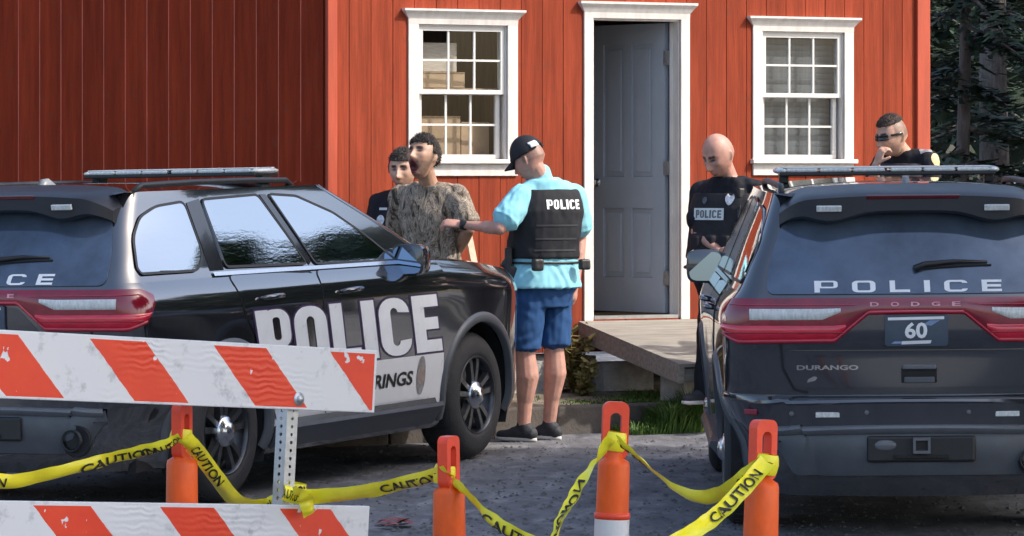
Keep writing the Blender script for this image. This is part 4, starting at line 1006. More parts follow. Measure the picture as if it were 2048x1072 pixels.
    def bump(prof, s_end, mt, nm, parent, n=44, rise=0.0):
        rr = []
        for i in range(-n, n + 1):
            s = s_end * abs(i) / n; sg = 1 if i >= 0 else -1
            fo = 1 - .85 * sm_(.50, 1.02, s); rr.append([skin(max(s, 1e-4), z if not rise else z + rise * sm_(s_end * .80, s_end, s) * (1 if z < .5 else 0), o * fo, sg) for o, z in prof])
        bm = bmesh.new(); loft(bm, rr, cap=False, close=False); bmesh.ops.recalc_face_normals(bm, faces=bm.faces); q = obj(nm, bm, mt, parent, True); q.data.set_sharp_from_angle(angle=R(32)); return q
    se = s_of_x(.60, .6)
    bmp = bump([(-.01, .728), (.045, .726), (.075, .712), (.082, .700), (.070, .690), (.066, .60), (.066, .585)], se, blk, 'bumper', car)
    bump([(.066, .586), (.094, .582), (.100, .572), (.094, .558), (.070, .540)], .70, M_trimlight, 'bumper_lip', bmp)
    bump([(.070, .541), (.080, .52), (.078, .42), (.055, .345), (.0, .325), (-.05, .32)], .71, M_trimgrey, 'bumper_skirt', bmp, rise=.16)
    for sg in (-1, 1):
        bm = bmesh.new(); box(bm, rear_pt(sg * .43, .640, .070), (.014, .118, .026), None, .003); obj('bumper_light', bm, M_lens_clear, bmp)
        for yy in (.245, .60):
            bm = bmesh.new(); p = rear_pt(sg * yy, .648, .066); lathe(bm, [(.0, .006), (.010, .005), (.013, 0), (.013, -.01)], 12, Matrix.Translation(p) @ Matrix.Rotation(R(-90), 4, 'Y')); obj('park_sensor', bm, M_trimlight, bmp)
        bm = bmesh.new(); box(bm, skin(.80, .655, .040, sg), (.02, .07, .03), Matrix.Rotation(R(-25 * sg), 3, 'Z'), .006); obj('reflector', bm, M_lens_dark, bmp)
        if sg < 0:
            bm = bmesh.new(); lathe(bm, [(.052, .04), (.058, .045), (.060, 0), (.052, -.16), (.046, -.16), (.046, .03)], 24, Matrix.Translation((.10, sg * .56, .405)) @ Matrix.Rotation(R(-90), 4, 'Y')); obj('exhaust_tip', bm, M_black, bmp, True)
            bm = bmesh.new(); lathe(bm, [(.0, .0), (.078, .0), (.086, .004), (.086, -.02)], 28, Matrix.Translation(rear_pt(sg * .56, .408, .082)) @ Matrix.Rotation(R(-90), 4, 'Y')); obj('exhaust_cutout', bm, M_hose, bmp, True)
        bm = bmesh.new(); box(bm, (1.62 - .18 * 1, sg * .70, .30), (.012, .30, .22)); obj('mud_flap', bm, M_black, car)
    # hitch recess
    bm = bmesh.new(); box(bm, rear_pt(0, .468, .078) + Vector((0, -.015, 0)), (.02, .53, .128), None, .012); obj('hitch_recess', bm, M_black, bmp)
    bm = bmesh.new()
    for y, z, sy, sz in ((0, .032, .085, .014), (0, -.032, .085, .014), (.036, 0, .013, .05), (-.036, 0, .013, .05)): box(bm, rear_pt(0, .488, .098) + Vector((0, y - .015, z)), (.05, sy, sz))
    obj('hitch', bm, M_trimlight, bmp)
    bm = bmesh.new(); ellipsoid(bm, rear_pt(.155, .488, .09), Vector((.012, 0, 0)), Vector((0, .055, 0)), Vector((0, 0, .028)), 20, 8); obj('tow_plug', bm, M_trimlight, bmp, True)
    bm = bmesh.new(); box(bm, rear_pt(0, .432, .092) + Vector((0, -.015, 0)), (.03, .27, .018), None, .004); obj('tow_bar', bm, M_hose, bmp)
    # roof equipment
    bm = bmesh.new(); rr = []
    for x, hw, h in ((.66, .022, .012), (.70, .028, .062), (.74, .024, .066), (.82, .016, .030), (.90, .005, .004)):
        rr.append([Vector((x, hw, 1.722)), Vector((x, hw * .55, 1.728 + h)), Vector((x, -hw * .55, 1.728 + h)), Vector((x, -hw, 1.722))])
    loft(bm, rr); bmesh.ops.recalc_face_normals(bm, faces=bm.faces); obj('roof_antenna', bm, mat('antenna_grey', (.20, .21, .22), .35, var=(9, .15)), car, True)
    lbx, lbz = 2.16, 1.802
    bm = bmesh.new(); box(bm, (lbx, 0, lbz - .014), (.28, 1.16, .020), None, .006); lb = obj('light_bar', bm, M_black, car)
    for sg in (-1, 1):
        for k in range(3):
            bm = bmesh.new(); box(bm, (lbx, sg * (.10 + .18 * k), lbz + .006), (.27, .172, .020), None, .008); obj('light_module', bm, M_lens_clear, lb)
        bm = bmesh.new(); ellipsoid(bm, (lbx, sg * .565, lbz + .004), Vector((.145, 0, 0)), Vector((0, .05, 0)), Vector((0, 0, .020)), 20, 8); obj('light_end', bm, M_lens_clear, lb, True)
        bm = bmesh.new(); box(bm, (lbx, sg * .555, lbz - .040), (.10, .05, .05), None, .006); obj('bar_foot', bm, M_black, lb)
    bm = bmesh.new(); box(bm, (lbx, 0, lbz + .020), (.24, 1.13, .008), None, .004); obj('bar_cover', bm, mat('bar_white', (.66, .67, .64), .3, var=(6, .1)), lb)
    # ---- side lettering
    if decals == 'white':
        for sg in (-1, 1):
            def lp(u, v, o, sg=sg):                          # u forward along the car as read on its right flank
                return side_pt(1.36 + u + (.5 - v) * .10, .690 + v * .345 - .0, o, sg)
            V, Q, wt = block_text('POLICE', .262, .075, .62, 0, 5); Vo, Qo, _ = block_text('POLICE', .262, .075, .62, .032, 5); L = 2.18
            f_ = (lambda u: u) if sg < 0 else (lambda u: L - u)
            mesh_obj('lettering_outline', [lp(f_(u / wt * L), v, .0072, sg) for u, v in Vo], Qo, M_purple, car)
            mesh_obj('side_lettering', [lp(f_(u / wt * L), v, .0092, sg) for u, v in V], Q, M_decal, car)
            V, Fc, asp = text_geo('SPRINGS', 1.0, .03); y0, y1 = 2.56, 3.21
            g_ = (lambda u: u) if sg < 0 else (lambda u: 1 - u)
            mesh_obj('town_lettering', [side_pt(y0 + (y1 - y0) * g_(u) + .02 * v, .505 + .085 * v, .0085, sg) for u, v in V], Fc, M_ink, car)
            bm = bmesh.new(); vs = [bm.verts.new(side_pt(3.325 + .055 * math.cos(a) + .012 * math.sin(a), .555 + .115 * math.sin(a), .0082, sg)) for a in np.linspace(0, 2 * math.pi, 28, endpoint=False)]; bm.faces.new(vs)
            bd = obj('door_badge', bm, mat('badge_grey', (.24, .23, .23), .4, var=(18, .5), bump=(20, .1)), car)
            bm = bmesh.new(); vs = [bm.verts.new(side_pt(3.325 + .046 * math.cos(a), .555 + .055 * math.sin(a), .0092, sg)) for a in np.linspace(0, 2 * math.pi, 24, endpoint=False)]; bm.faces.new(vs); obj('badge_centre', bm, mat('badge_tan', (.30, .24, .21), .4, var=(30, .4)), bd)
    return car
lx, ly = -1.555 , 21.98
hd = math.atan2(1.351, 2.71); fwd = Vector((math.sin(hd), math.cos(hd), 0)); lf_ = Vector((-fwd.y, fwd.x, 0))
o_ = Vector((lx, ly, 0)) + lf_ * .925 - fwd * 1.07
suv('police_suv', (o_.x, o_.y, gz(o_.x, o_.y)), hd, 'black and white police SUV with POLICE lettering along its doors', True, 'white', -.8)
suv('police_suv', (1.995, 19.6, gz(1.995, 19.6)), R(1.4), 'all black police SUV seen from behind with plate number 60', False, 'black')
# ------------------------------------------------------------------ barricade
def stripe_mat(name, start):
    """board print: local x from the right end leftwards (metres), local z from the lower edge; slanted orange bars, chipped"""
    m = bpy.data.materials.new(name); m.use_nodes = True; n = m.node_tree.nodes; l = m.node_tree.links; b = n['Principled BSDF']; b.inputs['Roughness'].default_value = .4
    tc = n.new('ShaderNodeTexCoord'); sp = n.new('ShaderNodeSeparateXYZ'); l.new(tc.outputs['Object'], sp.inputs[0])
    def mth(op, a, bb=None, c=None):
        q = n.new('ShaderNodeMath'); q.operation = op
        for i, v in enumerate((a, bb, c)):
            if v is None: continue
            if hasattr(v, 'is_output'): l.new(v, q.inputs[i])
            else: q.inputs[i].default_value = v
        return q.outputs[0]
    x, y, z = sp.outputs
    wob = n.new('ShaderNodeTexNoise'); wob.inputs['Scale'].default_value = 26; wob.inputs['Detail'].default_value = 4; l.new(tc.outputs['Object'], wob.inputs[0])
    t = mth('SUBTRACT', x, mth('MULTIPLY', z, 1.06)); t = mth('ADD', t, mth('MULTIPLY', mth('SUBTRACT', wob.outputs[0], .5), .012))
    fr = mth('FRACT', mth('DIVIDE', mth('ADD', t, -start + 10 * .51), .51)); bar = mth('LESS_THAN', fr, .445)
    inz = mth('MULTIPLY', mth('GREATER_THAN', z, .008), mth('LESS_THAN', z, .191)); inx = mth('GREATER_THAN', x, .012)
    chip = n.new('ShaderNodeTexNoise'); chip.inputs['Scale'].default_value = 15; chip.inputs['Detail'].default_value = 5; chip.inputs['Roughness'].default_value = .55; l.new(tc.outputs['Object'], chip.inputs[0])
    keep = mth('LESS_THAN', mth('ADD', chip.outputs[0], mth('MULTIPLY', z, .40)), .705)
    msk = mth('MULTIPLY', mth('MULTIPLY', bar, inz), mth('MULTIPLY', inx, keep))
    # grey scuffs and wrinkled sheeting on the white
    sc = n.new('ShaderNodeTexNoise'); sc.inputs['Scale'].default_value = 11; sc.inputs['Detail'].default_value = 9; sc.inputs['Roughness'].default_value = .7; l.new(tc.outputs['Object'], sc.inputs[0])
    wr = n.new('ShaderNodeValToRGB'); wr.color_ramp.elements[0].position = .30; wr.color_ramp.elements[0].color = (.36, .39, .43, 1); wr.color_ramp.elements[1].position = .45; wr.color_ramp.elements[1].color = (.66, .69, .73, 1); l.new(sc.outputs[0], wr.inputs[0])
    orr = n.new('ShaderNodeValToRGB'); orr.color_ramp.elements[0].color = (.62, .03, .018, 1); orr.color_ramp.elements[1].color = (.82, .075, .02, 1); l.new(sc.outputs[0], orr.inputs[0])
    mx = n.new('ShaderNodeMix'); mx.data_type = 'RGBA'; l.new(msk, mx.inputs[0]); l.new(wr.outputs[0], mx.inputs[6]); l.new(orr.outputs[0], mx.inputs[7]); l.new(mx.outputs[2], b.inputs['Base Color'])
    wv = n.new('ShaderNodeTexWave'); wv.bands_direction = 'Z'; wv.inputs['Scale'].default_value = 16; wv.inputs['Distortion'].default_value = 6; wv.inputs['Detail'].default_value = 3; l.new(tc.outputs['Object'], wv.inputs[0])
    bp = n.new('ShaderNodeBump'); bp.inputs['Strength'].default_value = .2; bp.inputs['Distance'].default_value = .005
    pm = n.new('ShaderNodeTexNoise'); pm.inputs['Scale'].default_value = 3.2; l.new(tc.outputs['Object'], pm.inputs[0]); l.new(mth('MULTIPLY', wv.outputs[0], mth('MAXIMUM', mth('MULTIPLY', mth('SUBTRACT', pm.outputs[0], .5), 5.0), 0.0)), bp.inputs['Height']); l.new(bp.outputs[0], b.inputs['Normal'])
    return m
Rt = P(747, 763, 13.0); Lf = P(0, 728, 11.85)
ux = (Lf - Rt).normalized()                                    # from the right end leftwards
wz = (Vector((0, 0, 1)) - ux * ux.z).normalized(); wz = (Matrix.Rotation(R(1.2), 3, ux.cross(wz)) @ wz)
wz = (wz - ux * wz.dot(ux)).normalized(); ny_ = wz.cross(ux)     # local frame x=ux, z=wz, y = wz x ux
Mb = Matrix((ux, ny_, wz)).transposed().to_4x4(); Mb.translation = Rt
facing = 1 if ny_.y < 0 else -1
bar = empty('road_barricade', Rt, Mb.to_euler(), 'orange and white striped road barricade at lower left', 'barricade')
for zc, start, x0, nm in ((0, .298, 0.0, 'striped_board'), (-.505, .486, .0, 'striped_board'), (-1.0, .05, 0.0, 'striped_board')):
    bm = bmesh.new(); box(bm, (1.22, 0, .1015), (2.44, .024, .203), None, .003)
    o = obj(nm, bm, stripe_mat('barricade_stripes', start), bar); o.location = (x0, 0, zc - .1015)
    for xx in (.345, 2.1):
        bm = bmesh.new(); lathe(bm, [(0, .014), (.008, .013), (.013, .006), (.013, .004), (.021, .004), (.023, 0), (.023, -.01)], 16, Matrix.Translation((xx, facing * .0115, .035)) @ Matrix.Rotation(R(-90 * facing), 4, 'X'))
        obj('bolt', bm, M_galv, o, True)
def perforated_post(x, parent):
    """square tube with a column of holes on every side"""
    bm = bmesh.new(); hw = .024; pitch_ = .0254; n = 48; zt = .06
    yb = -facing * (.013 + hw)
    for k in range(4):
        q = Matrix.Translation((x, yb, 0)) @ Matrix.Rotation(R(90 * k), 4, 'Z') @ Matrix.Translation((0, -hw, 0))
        for i in range(n):
            z = zt - pitch_ * (i + 1); cz = z + pitch_ / 2; r = .0062
            outer = [(hw, cz), (hw, z + pitch_), (0, z + pitch_), (-hw, z + pitch_), (-hw, cz), (-hw, z), (0, z), (hw, z)]
            inner = [(r * math.cos(R(a)), cz + r * math.sin(R(a))) for a in range(0, 360, 45)]
            vo = [bm.verts.new(q @ Vector((a, 0, b))) for a, b in outer]; vi = [bm.verts.new(q @ Vector((a, 0, b))) for a, b in inner]; vd = [bm.verts.new(q @ Vector((a, .004, b))) for a, b in inner]
            for j in range(8):
                bm.faces.new((vo[j], vo[(j + 1) % 8], vi[(j + 1) % 8], vi[j])); bm.faces.new((vi[j], vi[(j + 1) % 8], vd[(j + 1) % 8], vd[j]))
    bmesh.ops.remove_doubles(bm, verts=bm.verts, dist=.0003); return obj('perforated_upright', bm, M_galv, parent)
for x in (.345, 2.1):
    perforated_post(x, bar)
    bm = bmesh.new(); box(bm, (x, -facing * .03, -1.17), (.06, 1.2, .05), None, .004); obj('foot', bm, M_galv, bar)

# ------------------------------------------------------------------ delineator posts
def make_post():
    e = empty('delineator_post')
    bm = bmesh.new(); lathe(bm, [(.056, .06), (.054, .5), (.050, .86), (.049, .945), (.046, .957), (.030, .966), (.026, .99)], 28); obj('tube', bm, M_orange, e, True)
    for k, (z0, z1, mt) in enumerate(((.745, .79, M_white_ref), (.64, .745, M_white_ref), (.36, .50, M_white_ref))):
        bm = bmesh.new(); lathe(bm, [(.0535, z0), (.0535, z1)], 28); obj('reflective_band', bm, mt, e, True)
    bm = bmesh.new(); lathe(bm, [(.050, .790), (.0555, .794), (.0555, .806), (.050, .810)], 28); obj('rim_lip', bm, M_orange_h, e, True)
    bm = bmesh.new(); out = rrect(-.040, .965, .040, 1.130, .022, 5); inn = rrect(-.018, .995, .018, 1.098, .016, 5); n = len(out); h = .017
    for a, b in ((out, inn),):
        vs = [[bm.verts.new((x, y, z)) for x, z in L] for L, y in ((out, -h), (out, h), (inn, h), (inn, -h))]
        for i in range(4):
            for j in range(n): bm.faces.new((vs[i][j], vs[i][(j + 1) % n], vs[(i + 1) % 4][(j + 1) % n], vs[(i + 1) % 4][j]))
    bmesh.ops.bevel(bm, geom=[ed for ed in bm.edges if ed.calc_face_angle(0) > 1.2], offset=.004, segments=2, affect='EDGES')
    bmesh.ops.recalc_face_normals(bm, faces=bm.faces); obj('handle_loop', bm, M_orange_h, e)
    bm = bmesh.new(); lathe(bm, [(.0, .065), (.08, .065), (.19, .05), (.20, .0)], 8); obj('rubber_base', bm, M_rubber, e)
    return e
def copy_tree(o, parent=None):
    c = o.copy(); COL.objects.link(c); c.parent = parent
    for ch in o.children: copy_tree(ch, c)
    return c
proto = make_post()
posts = []
for i, (px, pytop, D, yaw, lean, lab) in enumerate(((364, 806, 12.6, 68, (0, 0), 'orange post behind the striped barricade, leftmost of the taped posts'),
        (890, 871, 12.3, 62, (0, -1), 'orange post in front of the black and white car wheel'),
        (1231, 803, 12.2, 6, (0, 2), 'orange post with a white band below the shed door'),
        (1534, 840, 11.4, 40, (0, 2), 'orange post in front of the all black car'))):
    o = proto if i == 0 else copy_tree(proto)
    top = P(px, pytop, D); gx = gz(top.x, D); k = (top.z - gx) / 1.13
    o.location = (top.x - math.sin(R(lean[1])) * 1.13, D, gx); o.rotation_euler = (R(lean[0]), R(lean[1]), R(yaw)); o.scale = (1, 1, k)
    tag(o, lab, 'post', 'orange delineator posts strung with caution tape'); posts.append((top, D))

# ------------------------------------------------------------------ caution tape
def catmull(pts, n=60):
    out = []; p = [pts[0] * 2 - pts[1]] + pts + [pts[-1] * 2 - pts[-2]]; m_ = len(pts) - 1
    for i in range(n + 1):
        t = i / n * m_; k = min(int(t), m_ - 1); u = t - k; a, b, c, d = p[k:k + 4]
        out.append(.5 * ((2 * b) + (c - a) * u + (2 * a - 5 * b + 4 * c - d) * u * u + (3 * b - a - 3 * c + d) * u ** 3))
    return out
def tape(label, ctrl, tilt, words=(), W_=.050, n=70):
    """ctrl: world points; tilt: twist angles (deg, 0 = face upright) spread along it; words: fractions where CAUTION is printed"""
    C_ = catmull(ctrl, n); fr = []
    for i, c in enumerate(C_):
        d = (C_[min(i + 1, n)] - C_[max(i - 1, 0)]).normalized(); a = R(float(np.interp(i / n, np.linspace(0, 1, len(tilt)), tilt)))
        side = d.cross(Vector((0, 0, 1)));
        side = side.normalized() if side.length > 1e-3 else Vector((1, 0, 0)); up = side.cross(d).normalized(); v = up * math.cos(a) + side * math.sin(a); fr.append((c, d, v, d.cross(v)))
    def at(u, v, off=0.0):
        t = max(0, min(.99999, u)) * n; k = int(t); f = t - k; c = fr[k][0].lerp(fr[k + 1][0], f); w_ = fr[k][2].lerp(fr[k + 1][2], f).normalized(); nn = fr[k][3].lerp(fr[k + 1][3], f).normalized()
        cup = .010 * (1 - (2 * v - 1) ** 2) * (1 + .6 * math.sin(u * 17)); wob = .006 * noise.noise((u * 14, v * 2, len(label) * .37))
        return c + w_ * (v - .5) * W_ + nn * (cup + wob + off)
    V, Fc = [], []
    for i in range(n + 1):
        for j in range(6): V.append(at(i / n, j / 5))
    for i in range(n):
        for j in range(5): b = i * 6 + j; Fc.append((b, b + 6, b + 7, b + 1))
    o = mesh_obj('caution_tape', V, Fc, M_tape, None, True); tag(o, label, 'tape', 'lengths of yellow caution tape')
    L = sum((C_[i + 1] - C_[i]).length for i in range(n)); tv, tf, asp = text_geo('CAUTION', 1.0, .02); wl = .038 * asp / L
    camdir = lambda c: (c - Vector((0, 0, CH))).normalized()
    for k, u0 in enumerate(words):
        mid = fr[int(min(max(u0, 0), .99) * n)]; sgn = -1 if mid[3].dot(camdir(mid[0])) > 0 else 1
        flip = mid[1].x < 0
        VV = []
        for a, b in tv:
            uu = u0 + (a - .5) * wl * (-1 if flip else 1); vv = .5 + (b - .5) * .62 * (1 if True else -1); VV.append(at(uu, vv, .0042 * sgn))
        mesh_obj('tape_lettering', VV, tf, M_ink, o)
    return o
def T(px, py, D): return P(px, py, D)
D1, D2, D3, D4 = 12.55, 12.25, 12.15, 11.3
tape('yellow tape sagging from the left picture edge up to the leftmost orange post', [T(-60, 952, 12.2), T(20, 963, 12.3), T(120, 942, 12.4), T(230, 915, 12.5), T(320, 892, 12.5), T(360, 872, 12.5)], [10, 25, 32, 45, 55], [.02, .62, .86])
tape('yellow tape dropping from the leftmost orange post behind the lower striped board', [T(368, 872, 12.5), T(392, 898, 12.55), T(430, 950, 12.7), T(475, 1003, 12.95), T(530, 1010, 13.1), T(575, 992, 13.05)], [50, 60, 55, 30, 5], [.30, .92])
tape('yellow tape from the barricade upright across to the orange post before the car wheel', [T(566, 985, 12.72), T(600, 993, 12.74), T(660, 990, 12.7), T(740, 981, 12.55), T(830, 960, 12.4), T(898, 942, 12.24)], [5, 12, 35, 38, 55], [.08, .80])
tape('short yellow tape tail knotted at the barricade upright', [T(590, 978, 12.70), T(603, 988, 12.69), T(613, 1003, 12.70), T(617, 1030, 12.72)], [60, 45, 40, 30], [], .05, 24)
tape('yellow tape falling from the wheel side post out of the bottom edge', [T(912, 962, 12.26), T(935, 985, 12.2), T(975, 1030, 12.1), T(1030, 1068, 12.0), T(1080, 1092, 11.95), T(1120, 1100, 11.95)], [40, 30, 15, 10, 40], [.62])
tape('yellow tape twisted thin rising to the orange post below the shed door', [T(1095, 1100, 11.95), T(1120, 1040, 12.0), T(1150, 985, 12.05), T(1190, 920, 12.1), T(1222, 876, 12.1)], [40, 70, 92, 75, 50], [.12, .32])
tape('yellow tape sagging between the banded orange post and the nearest orange post', [T(1242, 878, 12.1), T(1275, 908, 12.0), T(1330, 960, 11.8), T(1395, 993, 11.6), T(1450, 983, 11.45), T(1500, 945, 11.35), T(1532, 920, 11.28)], [50, 48, 35, 52, 62], [.12, .88])
tape('yellow tape running from the nearest orange post down out of the bottom edge', [T(1536, 920, 11.26), T(1500, 962, 11.2), T(1450, 1015, 11.1), T(1400, 1055, 11.0), T(1340, 1090, 10.9), T(1300, 1108, 10.9)], [50, 60, 58, 48, 40], [.30])
for k, (px, py, D) in enumerate(((362, 874, 12.6), (889, 948, 12.3), (1231, 882, 12.2), (1533, 928, 11.4), (583, 982, 13.0))):
    bm = bmesh.new(); c = P(px, py, D); r_ = .033 if k != 4 else .048
    lathe(bm, [(r_ - .004, -.03), (r_, -.022), (r_ + .003, 0), (r_, .02), (r_ - .003, .028)], 18, Matrix.Translation(c) @ Matrix.Rotation(R(8), 4, 'Y')); q = obj('tape_wrap', bm, M_tape, None, True)
    if k == 4:
        tv, tf, asp = text_geo('CAUTION', 1, .02)
        mesh_obj('tape_lettering', [(c.x + (r_ + .0045) * math.sin((a - .5) * 2.6), c.y - (r_ + .0045) * math.cos((a - .5) * 2.6), c.z + (b - .5) * .04) for a, b in tv], tf, M_ink, q)
    tag(q, ['loop of yellow tape tied round the leftmost orange post', 'loop of yellow tape tied round the orange post before the wheel', 'loop of yellow tape tied round the banded orange post', 'loop of yellow tape tied round the nearest orange post', 'band of yellow tape wound round the barricade upright'][k], 'tape', 'loops of yellow caution tape')
# ------------------------------------------------------------------ people
def remesh(bm, voxel, smooth=3, fold=None):
    me = bpy.data.meshes.new('r'); bm.to_mesh(me); bm.free(); o = bpy.data.objects.new('r', me); COL.objects.link(o)
    md = o.modifiers.new('r', 'REMESH'); md.mode = 'VOXEL'; md.voxel_size = voxel; md.use_smooth_shade = True
    if smooth: sm = o.modifiers.new('s', 'SMOOTH'); sm.factor = .5; sm.iterations = smooth
    dg = bpy.context.evaluated_depsgraph_get(); m2 = bpy.data.meshes.new_from_object(o.evaluated_get(dg)); bpy.data.objects.remove(o); bpy.data.meshes.remove(me)
    if fold:
        amp, sc = fold; n = len(m2.vertices); co = np.empty(n * 3); m2.vertices.foreach_get('co', co); co = co.reshape(-1, 3); no = np.empty(n * 3); m2.vertices.foreach_get('normal', no); no = no.reshape(-1, 3)
        d = np.array([noise.noise((c[0] * sc + 3 * noise.noise((c[0] * 4, c[1] * 4, c[2] * 4)), c[1] * sc, c[2] * sc * .55)) + .5 * noise.noise((c[0] * sc * 2.3, c[1] * sc * 2.3 + 7, c[2] * sc * 1.4)) for c in co])
        co += no * (d * amp)[:, None]; m2.vertices.foreach_set('co', co.ravel()); m2.update()
    return m2
def gs(a, s): return math.exp(-(a / s) ** 2)
class Head:
    NT, NP = 96, 64
    def __init__(s, c, fwd, k=1.06, mouth=0.0, roll=0.0, jaw=1.0):
        f = Vector(fwd).normalized(); r = f.cross(Vector((0, 0, 1))).normalized(); u = r.cross(f).normalized()
        if roll: q = Matrix.Rotation(R(roll), 3, f); r = q @ r; u = q @ u
        s.M = Matrix((r, f, u)).transposed(); s.c = Vector(c); s.k = k; s.mouth = mouth; s.jaw = jaw
    def loc(s, d):
        x, y, z = d; px, py, pz = .079 * x, .098 * y, .121 * z; ax = abs(x)
        low = max(0, -z - .12) / .88
        px *= 1 - .22 * low ** 1.2 * (1.0 if y > -.3 else .6); px *= 1 + .03 * gs(z - .3, .4)
        if y < 0:
            py *= 1.02
            if z < -.15: py *= 1 - .62 * min(1, (-z - .15) / .6)
        else:
            py -= .010 * y ** 4 * gs(z - .45, .5)                               # flat forehead
            nb = float(np.interp(z, [-.50, -.44, -.36, -.1, .12, .2], [0, .45, 1, .55, .18, 0])); wn = .12 + .10 * max(0, 1 - abs(z + .38) / .2)
            py += .036 * nb * gs(x, wn)                                           # nose
            py += .007 * gs(z - .19, .09) * gs(ax - .32, .3)                      # brow
            py -= .015 * gs(ax - .36, .18) * gs(z - .04, .11)                     # sockets
            py += .006 * gs(ax - .62, .2) * gs(z + .22, .18); px += math.copysign(.004, x) * gs(ax - .62, .22) * gs(z + .2, .2) if x else 0
            py += .014 * gs(x, .42) * gs(z + .86, .16) * s.jaw                     # chin
            py += .012 * gs(x, .5) * gs(z + .62, .25)
            if s.mouth < .1:
                py += .007 * gs(x, .26) * (gs(z + .585, .045) + gs(z + .69, .05)) - .004 * gs(x, .3) * gs(z + .64, .028)
            else:
                py -= .034 * s.mouth * gs(x, .27) * gs(z + .66, .13); py += .006 * gs(x, .36) * (gs(z + .50, .05) + gs(z + .84, .06))
        if s.mouth > .1 and z < -.45: pz -= .022 * s.mouth * min(1, (-z - .45) / .4)
        return Vector((px, py, pz)) * s.k
    def pt(s, d, off=0.0):
        p = s.loc(d); n = Vector((d[0] / .079, d[1] / .098, d[2] / .121)).normalized(); return s.c + s.M @ (p + n * off)
    def dirs(s):
        for j in range(s.NP + 1):
            ph = -math.pi / 2 + math.pi * j / s.NP
            yield [(math.cos(ph) * math.sin(2 * math.pi * i / s.NT), math.cos(ph) * math.cos(2 * math.pi * i / s.NT), math.sin(ph)) for i in range(s.NT)]
    def add(s, bm):
        rows = [r for r in s.dirs()][1:-1]; loft(bm, [[s.pt(d) for d in r] for r in rows])
        for sg in (-1, 1):                                                       # ears
            c = s.c + s.M @ (Vector((sg * .077, -.012, -.012)) * s.k); ellipsoid(bm, c, s.M @ Vector((sg * .010, 0, 0)), s.M @ Vector((sg * .010, -.017, 0)) , s.M @ Vector((sg * .004, -.006, .033)), 12, 8)
    def patch(s, name, cond, off, mt, parent, thick=.006):
        rows = [r for r in s.dirs()]; V, Fc, idx = [], [], {}
        def vid(j, i):
            i %= s.NT
            if (j, i) not in idx:
                d = rows[j][i]; idx[(j, i)] = len(V); o = off(d) if callable(off) else off; V.append(s.pt(d, o)); V.append(s.pt(d, o - thick))
            return idx[(j, i)]
        on = {}
        for j in range(s.NP):
            for i in range(s.NT):
                q = [rows[j][i], rows[j][(i + 1) % s.NT], rows[j + 1][(i + 1) % s.NT], rows[j + 1][i]]; c = tuple(sum(a[k] for a in q) / 4 for k in range(3)); on[(j, i)] = cond(c)
        for (j, i), v in on.items():
            if not v: continue
            a, b, c, d = vid(j, i), vid(j, i + 1), vid(j + 1, i + 1), vid(j + 1, i); Fc.append((a, b, c, d))
            for (dj, di, p, q) in ((0, -1, a, d), (0, 1, b, c), (-1, 0, a, b), (1, 0, d, c)):
                if not on.get((j + dj, (i + di) % s.NT), False): Fc.append((p, q, q + 1, p + 1))
        if not Fc: return None
        m = bpy.data.meshes.new(name); m.from_pydata([tuple(v) for v in V], [], Fc); bm = bmesh.new(); bm.from_mesh(m); bmesh.ops.recalc_face_normals(bm, faces=bm.faces); bm.to_mesh(m); bm.free()
        return obj(name, m, mt, parent, True)
def hand(bm, W, fd, pn, curl, sg=1, sc=1.0):
    fd = Vector(fd).normalized(); pn = Vector(pn); pn = (pn - fd * pn.dot(fd)).normalized(); side = fd.cross(pn) * sg
    W = Vector(W); capsule(bm, W, W + fd * .075 * sc, .032 * sc, .040 * sc, 12, .42, pn)
    for i, L in enumerate((.070, .080, .074, .058)):
        p = W + fd * .092 * sc + side * (1.5 - i) * .0205 * sc; d = fd; a = curl
        for seg, k in enumerate((.45, .32, .25)):
            d = (Matrix.Rotation(R(a * (.8 if seg == 0 else 1)), 3, fd.cross(pn)) @ d).normalized(); q = p + d * L * k * sc; capsule(bm, p, q, .0095 * sc, .0088 * sc, 8); p = q
    p = W + fd * .022 * sc + side * .030 * sc; d = (fd * .75 + side * .55 + pn * .35).normalized()
    for k in (.042, .034): q = p + d * k * sc; capsule(bm, p, q, .0115 * sc, .0098 * sc, 8); p = q; d = (d + pn * .5 + fd * .3).normalized()
class Torso:
    T = (-.20, -.02, .34, .60, .80, .95, 1.06); HW = (.135, .172, .156, .170, .186, .160, .070); HD = (.100, .122, .114, .122, .122, .094, .062)
    def __init__(s, pel, sh, neck, fwd, wf=1.0, df=1.0, belly=0.0):
        s.pel, s.sh, s.neck = Vector(pel), Vector(sh), Vector(neck); s.f = Vector((fwd[0], fwd[1], 0)).normalized(); s.r = s.f.cross(Vector((0, 0, 1))).normalized(); s.wf, s.df, s.belly = wf, df, belly
    def c(s, t):
        ax = s.sh - s.pel; p = s.pel + ax * t
        if t > .95: p = p.lerp(s.neck, min(1, (t - .95) / .13))
        return p
    def rings(s, t0, t1, grow=0.0, n=26, p=2.5, flare=0.0):
        ts = sorted({t0, t1, *[t for t in np.linspace(-.2, 1.06, 14) if t0 < t < t1]}); out = []
        for t in ts:
            hw = float(np.interp(t, s.T, s.HW)) * s.wf + grow; hd = float(np.interp(t, s.T, s.HD)) * s.df + grow; b = s.belly * gs(t - .25, .3)
            hw += flare * max(0, (.3 - t)); hd += flare * max(0, (.3 - t))
            out.append(ring(s.c(t) + s.f * b * .5, s.r * (hw + b * .35), s.f * (hd + b * .5), n, p))
        return out
    def add(s, bm, t0=-.2, t1=1.06, grow=0.0, flare=0.0): loft(bm, s.rings(t0, t1, grow, flare=flare))
